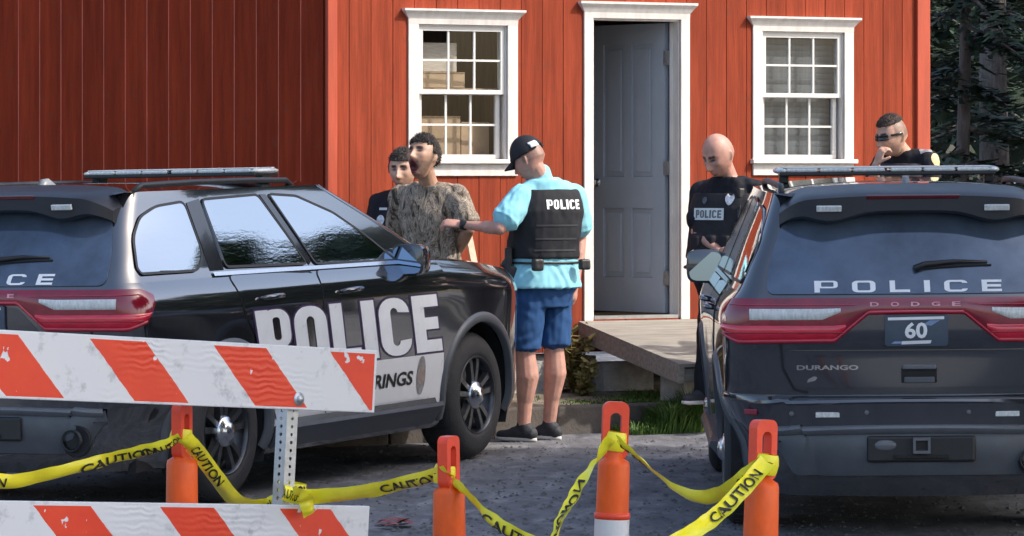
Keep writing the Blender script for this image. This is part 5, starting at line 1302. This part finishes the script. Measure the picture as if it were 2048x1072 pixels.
def project(me, c, d, up, w_, h_, nx, ny, off):
    """grid laid on a mesh: rays from c (outside) along -d"""
    bm = bmesh.new(); bm.from_mesh(me); t = BVHTree.FromBMesh(bm); bm.free(); d = Vector(d).normalized(); r = Vector(up).cross(d).normalized(); u = d.cross(r)
    def at(a, b, o=off):
        q = Vector(c) + r * (a - .5) * w_ + u * (b - .5) * h_ + d * .35; h = t.ray_cast(q, -d); return (h[0] + d * o) if h[0] else Vector(c) + r * (a - .5) * w_ + u * (b - .5) * h_ + d * o
    return at
def patch_on(name, me, c, d, up, w_, h_, mt, parent, off=.004, shape='rect', n=10):
    at = project(me, c, d, up, w_, h_, n, n, off); V, Fc = [], []
    if shape == 'rect':
        for i in range(n + 1):
            for j in range(n + 1): V.append(at(i / n, j / n))
        Fc = [(i * (n + 1) + j, (i + 1) * (n + 1) + j, (i + 1) * (n + 1) + j + 1, i * (n + 1) + j + 1) for i in range(n) for j in range(n)]
    else:
        V = [at(.5, .5)]; m = 20
        for k in (.5, 1):
            for i in range(m):
                a = 2 * math.pi * i / m; x, y = math.cos(a), math.sin(a)
                if shape == 'shield': y = y * (1.0 if y > 0 else 1.15); x *= 1 - .25 * max(0, -y); 
                V.append(at(.5 + .5 * k * x, .5 + .5 * k * y * .9))
        Fc = [(0, 1 + i, 1 + (i + 1) % m) for i in range(m)] + [(1 + i, 1 + m + i, 1 + m + (i + 1) % m, 1 + (i + 1) % m) for i in range(m)]
    return mesh_obj(name, V, Fc, mt, parent, True)
def text_on(name, word, me, c, d, up, w_, h_, mt, parent, off=.006, block=True):
    at = project(me, c, d, up, w_, h_, 1, 1, off)
    if block: V, Fc, wt = block_text(word, .26, .12, .62, 0, 3); V = [(u / wt, v) for u, v in V]
    else: V, Fc, _ = text_geo(word, 1, .03)
    return mesh_obj(name, [at(u, v, off) for u, v in V], Fc, mt, parent)
def skin_mat(name, col, red):
    m = ramp_mat(name, [(.32, tuple(c * .78 for c in col)), (.55, col), (.75, red)], 16, .5, (1, 1, 1), 6, (120, .15), .2)
    n = m.node_tree.nodes; l = m.node_tree.links; b = n['Principled BSDF']; src = b.inputs['Base Color'].links[0].from_socket
    at = n.new('ShaderNodeAttribute'); at.attribute_name = 'tone'; mx = n.new('ShaderNodeMix'); mx.data_type = 'RGBA'
    l.new(at.outputs['Alpha'], mx.inputs[0]); l.new(src, mx.inputs[6]); l.new(at.outputs['Color'], mx.inputs[7]); l.new(mx.outputs[2], b.inputs['Base Color'])
    return m
def sm(a, b, x): t = max(0.0, min(1.0, (x - a) / (b - a))); return t * t * (3 - 2 * t)
def tone(p, rules):
    """face colouring, with eye-socket shade painted in: rules = [(rgb, fn(direction) -> 0..1)], later ones on top"""
    me = p.body.data; h = p.h; at = me.color_attributes.new('tone', 'FLOAT_COLOR', 'POINT'); inv = h.M.transposed(); buf = np.zeros((len(me.vertices), 4))
    for i, v in enumerate(me.vertices):
        q = inv @ (v.co - h.c)
        if q.length > .19: continue
        d = Vector((q.x / .079, q.y / .098, q.z / .121)).normalized(); c = np.zeros(3); a = 0.0
        jit = noise.noise(v.co * 60) * .25
        for rgb, fn in rules:
            w_ = fn(d)
            if w_ <= 0: continue
            w_ = min(1, max(0, w_ * (1 + jit))); na = a + w_ * (1 - a)
            if na > 0: c = (c * a * (1 - w_) + np.array(rgb) * w_) / na if a > 0 else np.array(rgb)
            a = na
        buf[i, :3] = c; buf[i, 3] = a
    at.data.foreach_set('color', buf.ravel())
def face_rules(brow=(.05, .035, .028), eye=(.05, .032, .026), lip=(.36, .15, .13), lips=True):
    r = [((.33, .17, .13), lambda d: .8 * (d.y > .2) * gs(abs(d.x) - .36, .19) * gs(d.z - .03, .10)),  # darker tone painted over the eye sockets as their shade
         (eye, lambda d: (d.y > .3) * min(1, 1.6 * gs(abs(d.x) - .36, .17) * gs(d.z - .01, .055))),
         (brow, lambda d: (d.y > .25) * .95 * sm(.28, .18, abs(abs(d.x) - .37)) * sm(.085, .05, abs(d.z - .185 + .25 * (abs(d.x) - .37) ** 2))),
         ((.40, .17, .13), lambda d: .35 * (d.y > .5) * gs(d.x, .2) * gs(d.z + .36, .12))]
    if lips: r.append((lip, lambda d: (d.y > .3) * .8 * sm(.32, .2, abs(d.x)) * sm(.085, .05, abs(d.z + .64)))); r.append(((.10, .035, .03), lambda d: (d.y > .3) * .95 * sm(.30, .2, abs(d.x)) * sm(.028, .012, abs(d.z + .64))))
    return r
SK1 = skin_mat('skin_ruddy', (.50, .27, .21), (.55, .25, .20)); SK2 = skin_mat('skin_tan', (.42, .25, .17), (.46, .23, .16)); SK3 = skin_mat('skin_pale', (.56, .34, .25), (.58, .30, .24))
def cloth_mat(name, col, rough=.85, v=.10): return mat(name, col, rough, spec=.25, bump=(260, .12, (1, 1, 1), .002), var=(7, v))
C_black = cloth_mat('uniform_black', (.014, .015, .021)); C_vest = cloth_mat('vest_black', (.020, .021, .026), .75); C_blue = cloth_mat('tee_light_blue', (.25, .56, .66), .85, .08); C_short = cloth_mat('shorts_blue', (.022, .070, .185), .85, .10)
C_camo = ramp_mat('camo_tee', [(.36, (.035, .027, .021)), (.43, (.15, .115, .085)), (.49, (.34, .285, .225)), (.53, (.09, .066, .05)), (.60, (.40, .345, .28)), (.68, (.20, .15, .115))], 9, .9, (1.5, 1.5, .55), 3, (160, .2), 2.2, .55)
C_jean = cloth_mat('trousers_dark', (.03, .032, .04)); M_hair = ramp_mat('dark_hair', [(.3, (.010, .008, .007)), (.7, (.045, .034, .028))], 60, .55, (1, 1, .3), 4, (200, .6)); M_hair2 = ramp_mat('short_hair', [(.3, (.035, .024, .018)), (.7, (.09, .06, .045))], 70, .6, (1, 1, .4), 4, (200, .5))
M_stub = ramp_mat('stubble', [(.3, (.16, .10, .075)), (.7, (.30, .19, .14))], 60, .7, (1, 1, 1), 4, (200, .3)); M_beard = ramp_mat('beard', [(.3, (.05, .035, .027)), (.7, (.15, .10, .075))], 60, .75, (1, 1, 1), 4, (200, .5))
M_lip = mat('lips', (.38, .15, .13), .45, var=(30, .15)); M_mouth = mat('mouth_inside', (.085, .010, .010), .4, var=(20, .3)); M_eye = mat('eye_dark', (.025, .018, .015), .25, var=(60, .3)); M_shoe = mat('shoe_dark', (.025, .028, .036), .7, bump=(60, .3), var=(12, .4)); M_sole = mat('shoe_sole', (.55, .54, .53), .7, var=(10, .15)); M_shade = mat('sunglass', (.008, .008, .01), .08, spec=.8, bump=(9, .02))
M_patch = mat('arm_patch', (.55, .60, .66), .7, var=(50, .35)); M_patchy = mat('arm_patch_gold', (.60, .52, .26), .7, var=(50, .4)); M_badge = mat('badge_silver', (.55, .56, .58), .45, metal=.5, var=(60, .4)); M_band = mat('name_band', (.62, .66, .68), .6, var=(14, .12))
class Person:
    def __init__(s, label, base, head, torso, sk, arms, legs, hk=1.0, vox=.0062):
        s.b = Vector(base); s.e = empty('person', s.b, (0, 0, 0), label, 'person'); s.h, s.t, s.arms, s.legs = head, torso, arms, legs
        bm = bmesh.new(); head.add(bm); torso.add(bm, -.18, 1.05, -.012)
        nk = head.c - head.M @ Vector((0, .018, .055)); capsule(bm, torso.neck - Vector((0, 0, .03)), nk, .064, .056, 14)
        for sg, A in arms.items():
            S, E_, W_ = A['p']; capsule(bm, torso.neck.lerp(S, .45) - Vector((0, 0, .02)), S, .060, .060); capsule(bm, S, E_, .056, .044); capsule(bm, E_, E_.lerp(W_, .35), .043, .044); capsule(bm, E_.lerp(W_, .35), W_, .044, .029, 12, .85)
            hand(bm, W_ + (W_ - E_).normalized() * .008, A['fd'], A['pn'], A['curl'], A.get('sg', 1))
        for sg, L in legs.items():
            Hh, K, An = L['p']; capsule(bm, Hh, K, .085, .060); q_ = K.lerp(An, .32) - L['toe'] * .022; capsule(bm, K, q_, .064, .076); capsule(bm, q_, K.lerp(An, .62) - L['toe'] * .008, .076, .056); capsule(bm, K.lerp(An, .62) - L['toe'] * .008, An, .052, .042)
            capsule(bm, An - Vector((0, 0, .03)), An + L['toe'] * .15 - Vector((0, 0, .055)), .04, .034)
        bmesh.ops.translate(bm, verts=bm.verts, vec=-s.b)
        head.c = head.c - s.b
        s.body = obj('body', remesh(bm, vox, 2), sk, s.e, True)
    def cloth(s, name, fn, mt, vox=.009, sm=4, fold=(.008, 16), parent=None):
        bm = bmesh.new(); fn(bm); bmesh.ops.translate(bm, verts=bm.verts, vec=-s.b); return obj(name, remesh(bm, vox, sm, fold), mt, parent or s.e, True)
    def loc(s, p): return Vector(p) - s.b
    def sleeves(s, bm, k=.62, r=.075, r2=.078):
        for A in s.arms.values():
            S, E_, W_ = A['p']; c = s.t.neck.lerp(S, .4) - Vector((0, 0, .025)); capsule(bm, c, S, .068, .072); e2 = S.lerp(E_, k); capsule(bm, S, e2 - (E_ - S).normalized() * r2 * .4, r, r2)
            x, y, z = frame_to(E_ - S); loft(bm, [ring(S.lerp(E_, k * .6), x * r, y * r), ring(e2, x * r2, y * r2)])
    def longsleeves(s, bm, r=.066):
        s.sleeves(bm, .9, r + .006, r)
        for A in s.arms.values(): S, E_, W_ = A['p']; capsule(bm, E_, E_.lerp(W_, .82), r - .006, .045)
    def shoes(s):
        for L in s.legs.values():
            An = L['p'][2]; t = L['toe'];
            def f(bm):
                g = An.z - .085; q = Vector((An.x, An.y, g)); capsule(bm, q - t * .055 + Vector((0, 0, .055)), q + t * .06 + Vector((0, 0, .058)), .046, .043, 14); capsule(bm, q + t * .05 + Vector((0, 0, .05)), q + t * .165 + Vector((0, 0, .040)), .044, .036, 14, .85, Vector((0, 0, 1))); capsule(bm, q - t * .03 + Vector((0, 0, .07)), An + Vector((0, 0, .02)), .048, .048)
            sh = s.cloth('shoe', f, M_shoe, .007, 2, (.003, 30))
            q = s.loc(Vector((An.x, An.y, An.z - .085))); x = t.cross(Vector((0, 0, 1))).normalized(); bm = bmesh.new(); rr = []
            for h in (.004, .012, .026):
                out = []
                for i in range(24):
                    a = 2 * math.pi * i / 24; ca, sa = math.cos(a), math.sin(a); out.append(q + t * (.055 + .155 * ca) + x * (.050 * sa * (1 - .18 * ca * ca + .06 * ca)) + Vector((0, 0, h + .012 * max(0, ca - .6))))
                rr.append(out)
            loft(bm, rr); obj('sole', bm, M_sole, sh, True)
def strands(p, cond, n, L, mt, seed=1, base=.004):
    rs = random.Random(seed); V, Fc = [], []; h = p.h
    while len(Fc) < n:
        d = Vector((rs.gauss(0, 1), rs.gauss(0, 1), rs.gauss(0, 1))).normalized()
        if not cond(d): continue
        a = h.pt(d, base); nrm = (h.pt(d, base + .01) - a).normalized(); t = (h.M @ Vector((-d.x * .2 + rs.gauss(0, .5), -.6 + rs.gauss(0, .4), -.35 + rs.gauss(0, .4)))); t = (t - nrm * t.dot(nrm)).normalized()
        e = a + (nrm * rs.uniform(.25, .8) + t * .7).normalized() * L * rs.uniform(.6, 1.2); w_ = nrm.cross(t).normalized() * .0016; b = len(V)
        V += [a - w_, a + w_, a.lerp(e, .6) + nrm * .003 + w_ * .8, a.lerp(e, .6) + nrm * .003 - w_ * .8, e]; Fc += [(b, b + 1, b + 2, b + 3), (b + 3, b + 2, b + 4)]
    o = mesh_obj('hair_strands', V, Fc, mt, p.body); o['kind'] = 'stuff'; return o
def leg(D, hip, knee, ank, toe, g): 
    a = P(*ank); a.z = g + .085; return {'p': (P(*hip), P(*knee), a), 'toe': Vector(toe).normalized()}

# --- man in light blue tee, vest and shorts, seen from behind
D = 26.0; gb = gz(.2, 26.0)
pb = Person('man in light blue tee, black vest and blue shorts, seen from behind', (P(1080, 800, D).x, D, gb),
    Head(P(1058, 317, 25.93), (-.80, .50, -.42), 1.12, roll=-6), Torso(P(1086, 568, 26.0), P(1096, 378, 25.98), P(1086, 352, 25.95), (-.45, .89), 1.10, 1.12, .06), SK1,
    {'L': {'p': (P(1044, 392, 25.86), P(1000, 457, 25.74), P(922, 449, 25.90)), 'fd': (-.95, .25, .12), 'pn': (.1, .6, -.8), 'curl': 38, 'sg': -1},
     'R': {'p': (P(1149, 392, 26.12), P(1160, 478, 26.20), P(1151, 566, 26.10)), 'fd': (-.1, -.05, -1), 'pn': (-.9, .4, 0), 'curl': 28}},
    {'L': leg(D, (1060, 588, 25.93), (1050, 702, 25.93), (1047, 850, 25.98), (-.80, .45, 0), gb), 'R': leg(D, (1112, 588, 26.08), (1108, 694, 26.06), (1098, 845, 26.12), (-.72, .55, 0), gz(.3, 26.1))})
for L in pb.legs.values(): L['calf'] = Vector((.02, -.03, 0))
shirt = pb.cloth('tee_shirt', lambda bm: (pb.t.add(bm, -.04, 1.03, .020, .13), pb.sleeves(bm, .78, .084, .098), capsule(bm, pb.t.neck - Vector((0, 0, .05)), pb.t.neck + Vector((-.01, 0, .012)), .078, .070)), C_blue, .0085, 3, (.009, 13))
vest = pb.cloth('vest', lambda bm: (pb.t.add(bm, .27, .97, .042), [capsule(bm, pb.t.c(.90) + pb.t.r * k * .105 - pb.t.f * .03, pb.t.c(.965) + pb.t.r * k * .105, .062, .052) for k in (-1, 1)]), C_vest, .009, 2, (.005, 13))
bk = pb.loc(pb.t.c(.84)) - pb.t.f * .2 + pb.t.r * .035
text_on('lettering', 'POLICE', vest.data, bk, -pb.t.f, Vector((0, 0, 1)), .25, .062, mat('letter_white', (.8, .8, .8)), vest, .005)
for k in (.36, .48, .62): patch_on('vest_seam', vest.data, pb.loc(pb.t.c(k)) - pb.t.f * .2, -pb.t.f, Vector((0, 0, 1)), .30, .012, mat('vest_web', (.035, .036, .042), .7, var=(20, .2)), vest, .004)
sho = pb.cloth('shorts', lambda bm: (pb.t.add(bm, -.24, -.005, .020, .02), [(capsule(bm, L['p'][0] + Vector((0, 0, -.02)), L['p'][0].lerp(L['p'][1], .8), .112, .104), loft(bm, [ring(L['p'][0].lerp(L['p'][1], .5), Vector((.106, 0, 0)), Vector((0, .106, 0))), ring(L['p'][0].lerp(L['p'][1], .97), Vector((.106, 0, 0)), Vector((0, .104, 0)))])) for L in pb.legs.values()]), C_short, .0085, 3, (.009, 13))
pb.cloth('belt', lambda bm: loft(bm, pb.t.rings(.215, .24, .045)), M_black, .008, 1, None)
def holster(bm):
    c = pb.t.c(.06) - pb.t.r * .245; box(bm, c, (.06, .09, .17), Matrix.Rotation(R(20), 3, 'Y'), .012); box(bm, c + Vector((-.02, 0, .11)), (.045, .07, .09), Matrix.Rotation(R(35), 3, 'Y'), .01); box(bm, pb.t.c(.26) - pb.t.r * .25 + pb.t.f * .02, (.05, .11, .16), None, .012)
for kk, hh in ((-.15, .08), (.19, .07)): pb.cloth('belt_pouch', lambda bm: box(bm, pb.t.c(.21) - pb.t.f * .20 + pb.t.r * kk, (.075, .05, hh), Matrix.Rotation(R(27), 3, 'Z'), .012), M_black, .006, 1, (.002, 30))
pb.cloth('holster', holster, M_black, .006, 1, (.002, 30)); pb.shoes()
def wr(bm):
    S, E_, W_ = pb.arms['L']['p']; x, y, z = frame_to(E_ - W_); c = W_.lerp(E_, .08); loft(bm, [ring(c - z * .016, x * .036, y * .036), ring(c + z * .016, x * .037, y * .037)]); box(bm, c + Vector((0, -.036, .012)), (.034, .014, .034), None, .003)
pb.cloth('wrist_watch', wr, M_black, .004, 0, None)
capc = pb.h.patch('cap', lambda d: d[2] > .17 - .10 * d[1] and not (d[1] < -.72 and abs(d[0]) < .42 and d[2] < .40), lambda d: .016 + .006 * max(0, d[2]), C_vest, pb.body, .012)
h = pb.h; V, Fc = [], []
for i in range(13):
    a = R(-62 + 124 * i / 12); o = Vector((math.sin(a) * .084, math.cos(a) * .102, .020)); b = Vector((math.sin(a) * .080, math.cos(a) * .100 + .075 * math.cos(a) ** .6, -.004 - .02 * math.sin(a) ** 2)); 
    for q in (o, b): V += [h.c + h.M @ (q * h.k), h.c + h.M @ ((q + Vector((0, 0, .008))) * h.k)]
for i in range(12): b = 4 * i; Fc += [(b, b + 2, b + 6, b + 4), (b + 1, b + 5, b + 7, b + 3), (b + 2, b + 3, b + 7, b + 6)]
mesh_obj('brim', V, Fc, C_vest, capc, True)
h.patch('logo', lambda d: d[1] < -.30 and d[0] < -.05 and abs(d[2] - .42) < .12 and abs(d[0] + .45) < .20, .024, M_band, capc, .003)
tone(pb, face_rules() + [((.22, .13, .10), lambda d: .75 * sm(.15, -.05, d.y) * sm(-.28, -.10, d.z))])

# --- shouting man held by the arm
D = 26.4; g2 = zs(-.55) - .01
pd = Person('shouting dark haired man in camouflage tee, held by the arm', (P(862, 800, D).x, D, g2),
    Head(P(846, 312, 26.26), (-.54, -.80, .34), 1.15, mouth=1.0, roll=4), Torso(P(864, 545, 26.42), P(860, 388, 26.38), P(858, 362, 26.34), (-.45, -.89), 1.06, 1.05), SK2,
    {'L': {'p': (P(914, 392, 26.28), P(937, 458, 26.22), P(906, 522, 26.50)), 'fd': (-.5, .7, -.4), 'pn': (0, .6, .8), 'curl': 25}, 'R': {'p': (P(803, 394, 26.52), P(797, 468, 26.66), P(842, 528, 26.74)), 'fd': (.8, .2, -.3), 'pn': (0, -.6, .8), 'curl': 25}},
    {'L': leg(D, (888, 568, 26.34), (886, 690, 26.36), (884, 800, 26.4), (-.5, -.85, 0), g2), 'R': leg(D, (838, 568, 26.50), (836, 690, 26.48), (834, 800, 26.5), (-.6, -.8, 0), g2)})
pd.cloth('camouflage_tee', lambda bm: (pd.t.add(bm, .02, 1.03, .022, .06), pd.sleeves(bm, .86, .080, .092)), C_camo, .0085, 3, (.014, 13))
pd.cloth('trousers', lambda bm: (pd.t.add(bm, -.24, .06, .014), [(capsule(bm, L['p'][0], L['p'][1], .10, .08), capsule(bm, L['p'][1], L['p'][2], .08, .065)) for L in pd.legs.values()]), C_jean, .011, 3); pd.shoes()
tone(pd, face_rules((.02, .014, .012), (.03, .02, .017), lips=False) + [((.085, .055, .042), lambda d: .72 * sm(-.05, .12, d.y) * sm(-.36, -.50, d.z) * sm(-.99, -.88, d.z)), ((.025, .018, .015), lambda d: .9 * (d.y > .3) * sm(.42, .30, abs(d.x)) * sm(.07, .04, abs(d.z + .455))), ((.09, .06, .045), lambda d: .7 * gs(d.y - .12, .16) * sm(-.6, -.3, d.z) * sm(.3, .1, d.z)), ((.36, .15, .13), lambda d: .9 * (d.y > .3) * sm(.36, .26, abs(d.x)) * sm(.04, .02, abs(abs(d.z + .66) - .21)))])
pd.h.patch('hair', lambda d: d[2] > .46 + .10 * noise.noise((d[0] * 7, d[1] * 7, 3)) or (d[1] < .18 and d[2] > -.25 + .5 * max(0, d[1]) and not (abs(d[0]) > .9 and d[2] < .1)), lambda d: .010 + .006 * noise.noise((d[0] * 12, d[1] * 12, d[2] * 12)), M_hair, pd.body, .010)
strands(pd, lambda d: d[2] > .48 or (d[1] < .16 and d[2] > -.2 and not (abs(d[0]) > .88 and d[2] < .1)), 5200, .026, M_hair, 3, .008)
pd.h.patch('mouth', lambda d: d[1] > .3 and abs(d[0]) < .33 and abs(d[2] + .66) < .19 * math.sqrt(max(0, 1 - (d[0] / .34) ** 2)), .006, M_mouth, pd.body, .002)

# --- officer mostly hidden behind him
D = 26.92; g3 = zs(-.7)
po = Person('dark haired officer in black half hidden behind the shouting man', (P(800, 800, D).x, D, g3),
    Head(P(806, 338, 26.80), (-.28, -.95, -.06), 1.12), Torso(P(806, 560, D), P(810, 402, D), P(808, 378, 26.88), (-.25, -.97), 1.04, 1.0), SK3,
    {'R': {'p': (P(757, 408, 26.96), P(748, 490, 26.9), P(790, 530, 26.72)), 'fd': (.8, -.4, 0), 'pn': (0, 0, -1), 'curl': 30}, 'L': {'p': (P(863, 408, 26.86), P(880, 480, 26.8), P(850, 520, 26.68)), 'fd': (-.7, -.6, 0), 'pn': (0, 0, -1), 'curl': 30, 'sg': -1}},
    {'L': leg(D, (830, 580, 26.9), (830, 690, 26.9), (830, 800, 26.9), (.1, -1, 0), g3), 'R': leg(D, (784, 580, 26.95), (782, 690, 26.95), (780, 800, 26.95), (-.3, -1, 0), g3)})
s3 = po.cloth('uniform_shirt', lambda bm: (po.t.add(bm, -.02, 1.04, .022), po.sleeves(bm, .72, .074, .080)), C_black)
po.cloth('trousers', lambda bm: (po.t.add(bm, -.24, .05, .014), [(capsule(bm, L['p'][0], L['p'][1], .10, .08), capsule(bm, L['p'][1], L['p'][2], .08, .065)) for L in po.legs.values()]), C_black, .011, 3); po.shoes()
tone(po, face_rules((.025, .018, .015)) + [((.16, .10, .08), lambda d: .35 * sm(-.35, -.55, d.z) * (d.y > 0))]); po.h.patch('hair', lambda d: d[2] > .42 or (d[1] < .15 and d[2] > -.2), lambda d: .009 + .004 * noise.noise((d[0] * 9, d[1] * 9, d[2] * 9)), M_hair, po.body, .012)
strands(po, lambda d: d[2] > .44 or (d[1] < .15 and d[2] > -.15), 3600, .022, M_hair, 4, .007)
SA = po.loc(po.arms['R']['p'][0].lerp(po.arms['R']['p'][1], .35))
patch_on('arm_patch', s3.data, SA + Vector((.03, -.1, -.01)), (-.25, -.97, 0), (0, 0, 1), .062, .075, M_patch, s3, .004, 'shield'); patch_on('arm_band', s3.data, SA + Vector((.045, -.1, .065)), (-.25, -.97, 0), (0, 0, 1), .06, .016, M_band, s3, .004)

# --- bald officer looking down
D = 26.5; g4 = zs(1.4) - .01
pc = Person('bald officer in black uniform looking down beside the open door', (P(1448, 800, D).x, D, g4),
    Head(P(1437, 309, 26.38), (-.68, -.64, -.46), 1.18, jaw=1.1), Torso(P(1452, 548, D), P(1460, 376, D), P(1458, 350, 26.46), (-.52, -.85), 1.24, 1.2, .05), SK1,
    {'L': {'p': (P(1516, 384, 26.38), P(1528, 466, 26.28), P(1484, 500, 26.14)), 'fd': (-.95, -.1, -.1), 'pn': (0, .9, -.2), 'curl': 35, 'sg': -1}, 'R': {'p': (P(1404, 384, 26.62), P(1394, 466, 26.46), P(1440, 503, 26.24)), 'fd': (.9, -.3, 0), 'pn': (0, .9, -.3), 'curl': 35}},
    {'L': leg(D, (1472, 572, 26.42), (1462, 690, 26.4), (1456, 790, 26.44), (-.5, -.85, 0), g4), 'R': leg(D, (1428, 572, 26.58), (1418, 690, 26.55), (1410, 790, 26.56), (-.75, -.65, 0), g4)})
s4 = pc.cloth('uniform_shirt', lambda bm: (pc.t.add(bm, -.02, 1.05, .018), pc.sleeves(bm, .80, .078, .084)), C_black, .009, 3, (.010, 14))
v4 = pc.cloth('vest', lambda bm: (pc.t.add(bm, .18, .94, .044), [capsule(bm, pc.t.c(.92) + pc.t.r * k * .10, pc.t.c(.985) + pc.t.r * k * .10, .05, .046) for k in (-1, 1)], [box(bm, pc.t.c(.34) + pc.t.f * .20 + pc.t.r * x, (.085, .085, .13), Matrix.Rotation(R(30), 3, 'Z'), .015) for x in (-.11, 0, .11)]), C_vest, .008, 2, (.004, 14))
pc.cloth('trousers', lambda bm: (pc.t.add(bm, -.24, .05, .016), [(capsule(bm, L['p'][0], L['p'][1], .105, .085), capsule(bm, L['p'][1], L['p'][2], .085, .072)) for L in pc.legs.values()]), C_black, .010, 3, (.012, 10)); pc.shoes()
pc.cloth('duty_belt', lambda bm: (loft(bm, pc.t.rings(.06, .10, .055)), [box(bm, pc.t.c(.07) + pc.t.f * .12 * c_ + pc.t.r * .24 * s_, (.07, .07, .10), None, .012) for c_, s_ in ((1.2, .4), (.3, 1), (1.2, -.5), (.2, -1.02))]), M_black, .007, 1, None)
def radio(bm): c = pc.t.c(.50) + pc.t.f * .17 - pc.t.r * .17; box(bm, c, (.06, .045, .12), Matrix.Rotation(R(30), 3, 'Z'), .008); tube(bm, [c + Vector((0, 0, .05)), c + Vector((.01, 0, .17))], .007, 8); m_ = pc.t.c(.94) + pc.t.f * .13 - pc.t.r * .15; box(bm, m_, (.05, .04, .07), Matrix.Rotation(R(30), 3, 'Z'), .01); tube(bm, [m_ - Vector((0, 0, .03)), m_ + Vector((-.02, -.03, -.10)), c + Vector((0, -.02, .05))], .006, 8)
pc.cloth('radio', radio, M_black, .004, 1, None)
fd4 = pc.t.f; up = Vector((0, 0, 1))
patch_on('name_band', v4.data, pc.loc(pc.t.c(.70)) + fd4 * .25 + pc.t.r * .05, fd4, up, .235, .078, M_band, v4, .005)
text_on('lettering', 'POLICE', v4.data, pc.loc(pc.t.c(.70)) + fd4 * .25 + pc.t.r * .05, fd4, up, .20, .052, mat('letter_dark', (.12, .14, .15), .7, var=(30, .4)), v4, .0065)
patch_on('badge', v4.data, pc.loc(pc.t.c(.88)) + fd4 * .25 - pc.t.r * .095, fd4, up, .065, .085, M_badge, v4, .006, 'shield'); patch_on('pocket_mark', v4.data, pc.loc(pc.t.c(.86)) + fd4 * .25 + pc.t.r * .09, fd4, up, .04, .05, mat('dim_patch', (.09, .09, .11), .7, var=(30, .5)), v4, .006, 'shield')
A = pc.arms['L']['p']; sa = pc.loc(A[0].lerp(A[1], .28)); patch_on('arm_patch', s4.data, sa, (.25, -.97, .1), up, .085, .105, M_patch, s4, .004, 'shield'); patch_on('arm_patch', s4.data, pc.loc(A[0].lerp(A[1], .62)), (.25, -.97, .1), up, .075, .045, M_band, s4, .004)
tone(pc, face_rules((.07, .04, .03), (.035, .022, .018)) + [((.34, .20, .16), lambda d: .6 * sm(.2, -.05, d.y) * sm(-.35, -.2, d.z) * sm(.30, .05, d.z)), ((.26, .15, .12), lambda d: .35 * sm(-.40, -.58, d.z) * (d.y > .1))])

# --- officer with sunglasses, hand at his chin
D = 26.8; g5 = zs(2.6)
pr = Person('officer with short hair and sunglasses, hand raised to his chin', (P(1812, 800, D).x, D, g5),
    Head(P(1784, 271, 26.66), (-.82, -.52, -.20), 1.13, jaw=1.1), Torso(P(1815, 500, D), P(1812, 316, D), P(1806, 300, 26.76), (-.70, -.70), 1.08, 1.1), SK3,
    {'R': {'p': (P(1768, 322, 26.98), P(1742, 392, 26.72), P(1752, 330, 26.52)), 'fd': (.35, -.1, .9), 'pn': (.8, .5, -.2), 'curl': 45, 'sg': -1}, 'L': {'p': (P(1856, 322, 26.66), P(1868, 420, 26.6), P(1805, 440, 26.4)), 'fd': (-.9, -.2, 0), 'pn': (0, .8, -.3), 'curl': 30, 'sg': -1}},
    {'L': leg(D, (1836, 530, 26.72), (1836, 660, 26.7), (1836, 780, 26.7), (-.6, -.8, 0), g5), 'R': leg(D, (1796, 530, 26.88), (1796, 660, 26.86), (1796, 780, 26.86), (-.75, -.65, 0), g5)})
s5 = pr.cloth('uniform_shirt', lambda bm: (pr.t.add(bm, -.02, 1.05, .018), pr.sleeves(bm, .75, .078, .082)), C_black, .009, 3, (.008, 14))
v5 = pr.cloth('vest', lambda bm: (pr.t.add(bm, .18, .94, .042), [capsule(bm, pr.t.c(.92) + pr.t.r * k * .10, pr.t.c(.985) + pr.t.r * k * .10, .05, .046) for k in (-1, 1)], [box(bm, pr.t.c(.80) + pr.t.f * .175 + pr.t.r * x, (.09, .09, .10), Matrix.Rotation(R(45), 3, 'Z'), .015) for x in (-.10, .08)]), mat('vest_grey', (.040, .042, .052), .7, var=(9, .3), bump=(90, .2)), .008, 2, (.004, 14))
pr.cloth('trousers', lambda bm: (pr.t.add(bm, -.24, .05, .016), [(capsule(bm, L['p'][0], L['p'][1], .105, .085), capsule(bm, L['p'][1], L['p'][2], .085, .072)) for L in pr.legs.values()]), C_black, .011, 3); pr.shoes()
A = pr.arms['L']['p']; patch_on('arm_patch', s5.data, pr.loc(A[0].lerp(A[1], .05)) + Vector((.02, 0, .0)), (.45, -.85, .35), up, .085, .11, M_patchy, s5, .004, 'shield'); patch_on('shoulder_patch', s5.data, pr.loc(A[0]) + Vector((-.02, 0, .05)), (.1, -.7, .7), up, .08, .06, mat('dim_grey', (.25, .25, .27), .7, var=(40, .5)), s5, .004)
tone(pr, face_rules((.06, .04, .03)) + [((.15, .095, .07), lambda d: .8 * sm(.42, .25, d.y) * sm(-.22, .0, d.z) * sm(.85, .6, d.z)), ((.24, .15, .12), lambda d: .45 * sm(-.36, -.55, d.z) * (d.y > .0))])
pr.h.patch('hair', lambda d: d[2] > .62 - .10 * d[1] + .04 * noise.noise((d[0] * 7, d[1] * 7, 3)), lambda d: .010 + .004 * noise.noise((d[0] * 11, d[1] * 11, d[2] * 11)), M_hair2, pr.body, .010)
strands(pr, lambda d: d[2] > .64 - .10 * d[1], 3000, .014, M_hair2, 5, .007)
sgl = pr.h.patch('sunglasses', lambda d: d[1] > .25 and .08 < abs(d[0]) < .72 and -.10 < d[2] < .14, .012, M_shade, pr.body, .004)
pr.h.patch('glasses_arm', lambda d: -.15 < d[1] <= .62 and abs(d[0]) > .55 and .05 < d[2] < .13, .009, M_shade, sgl, .004)
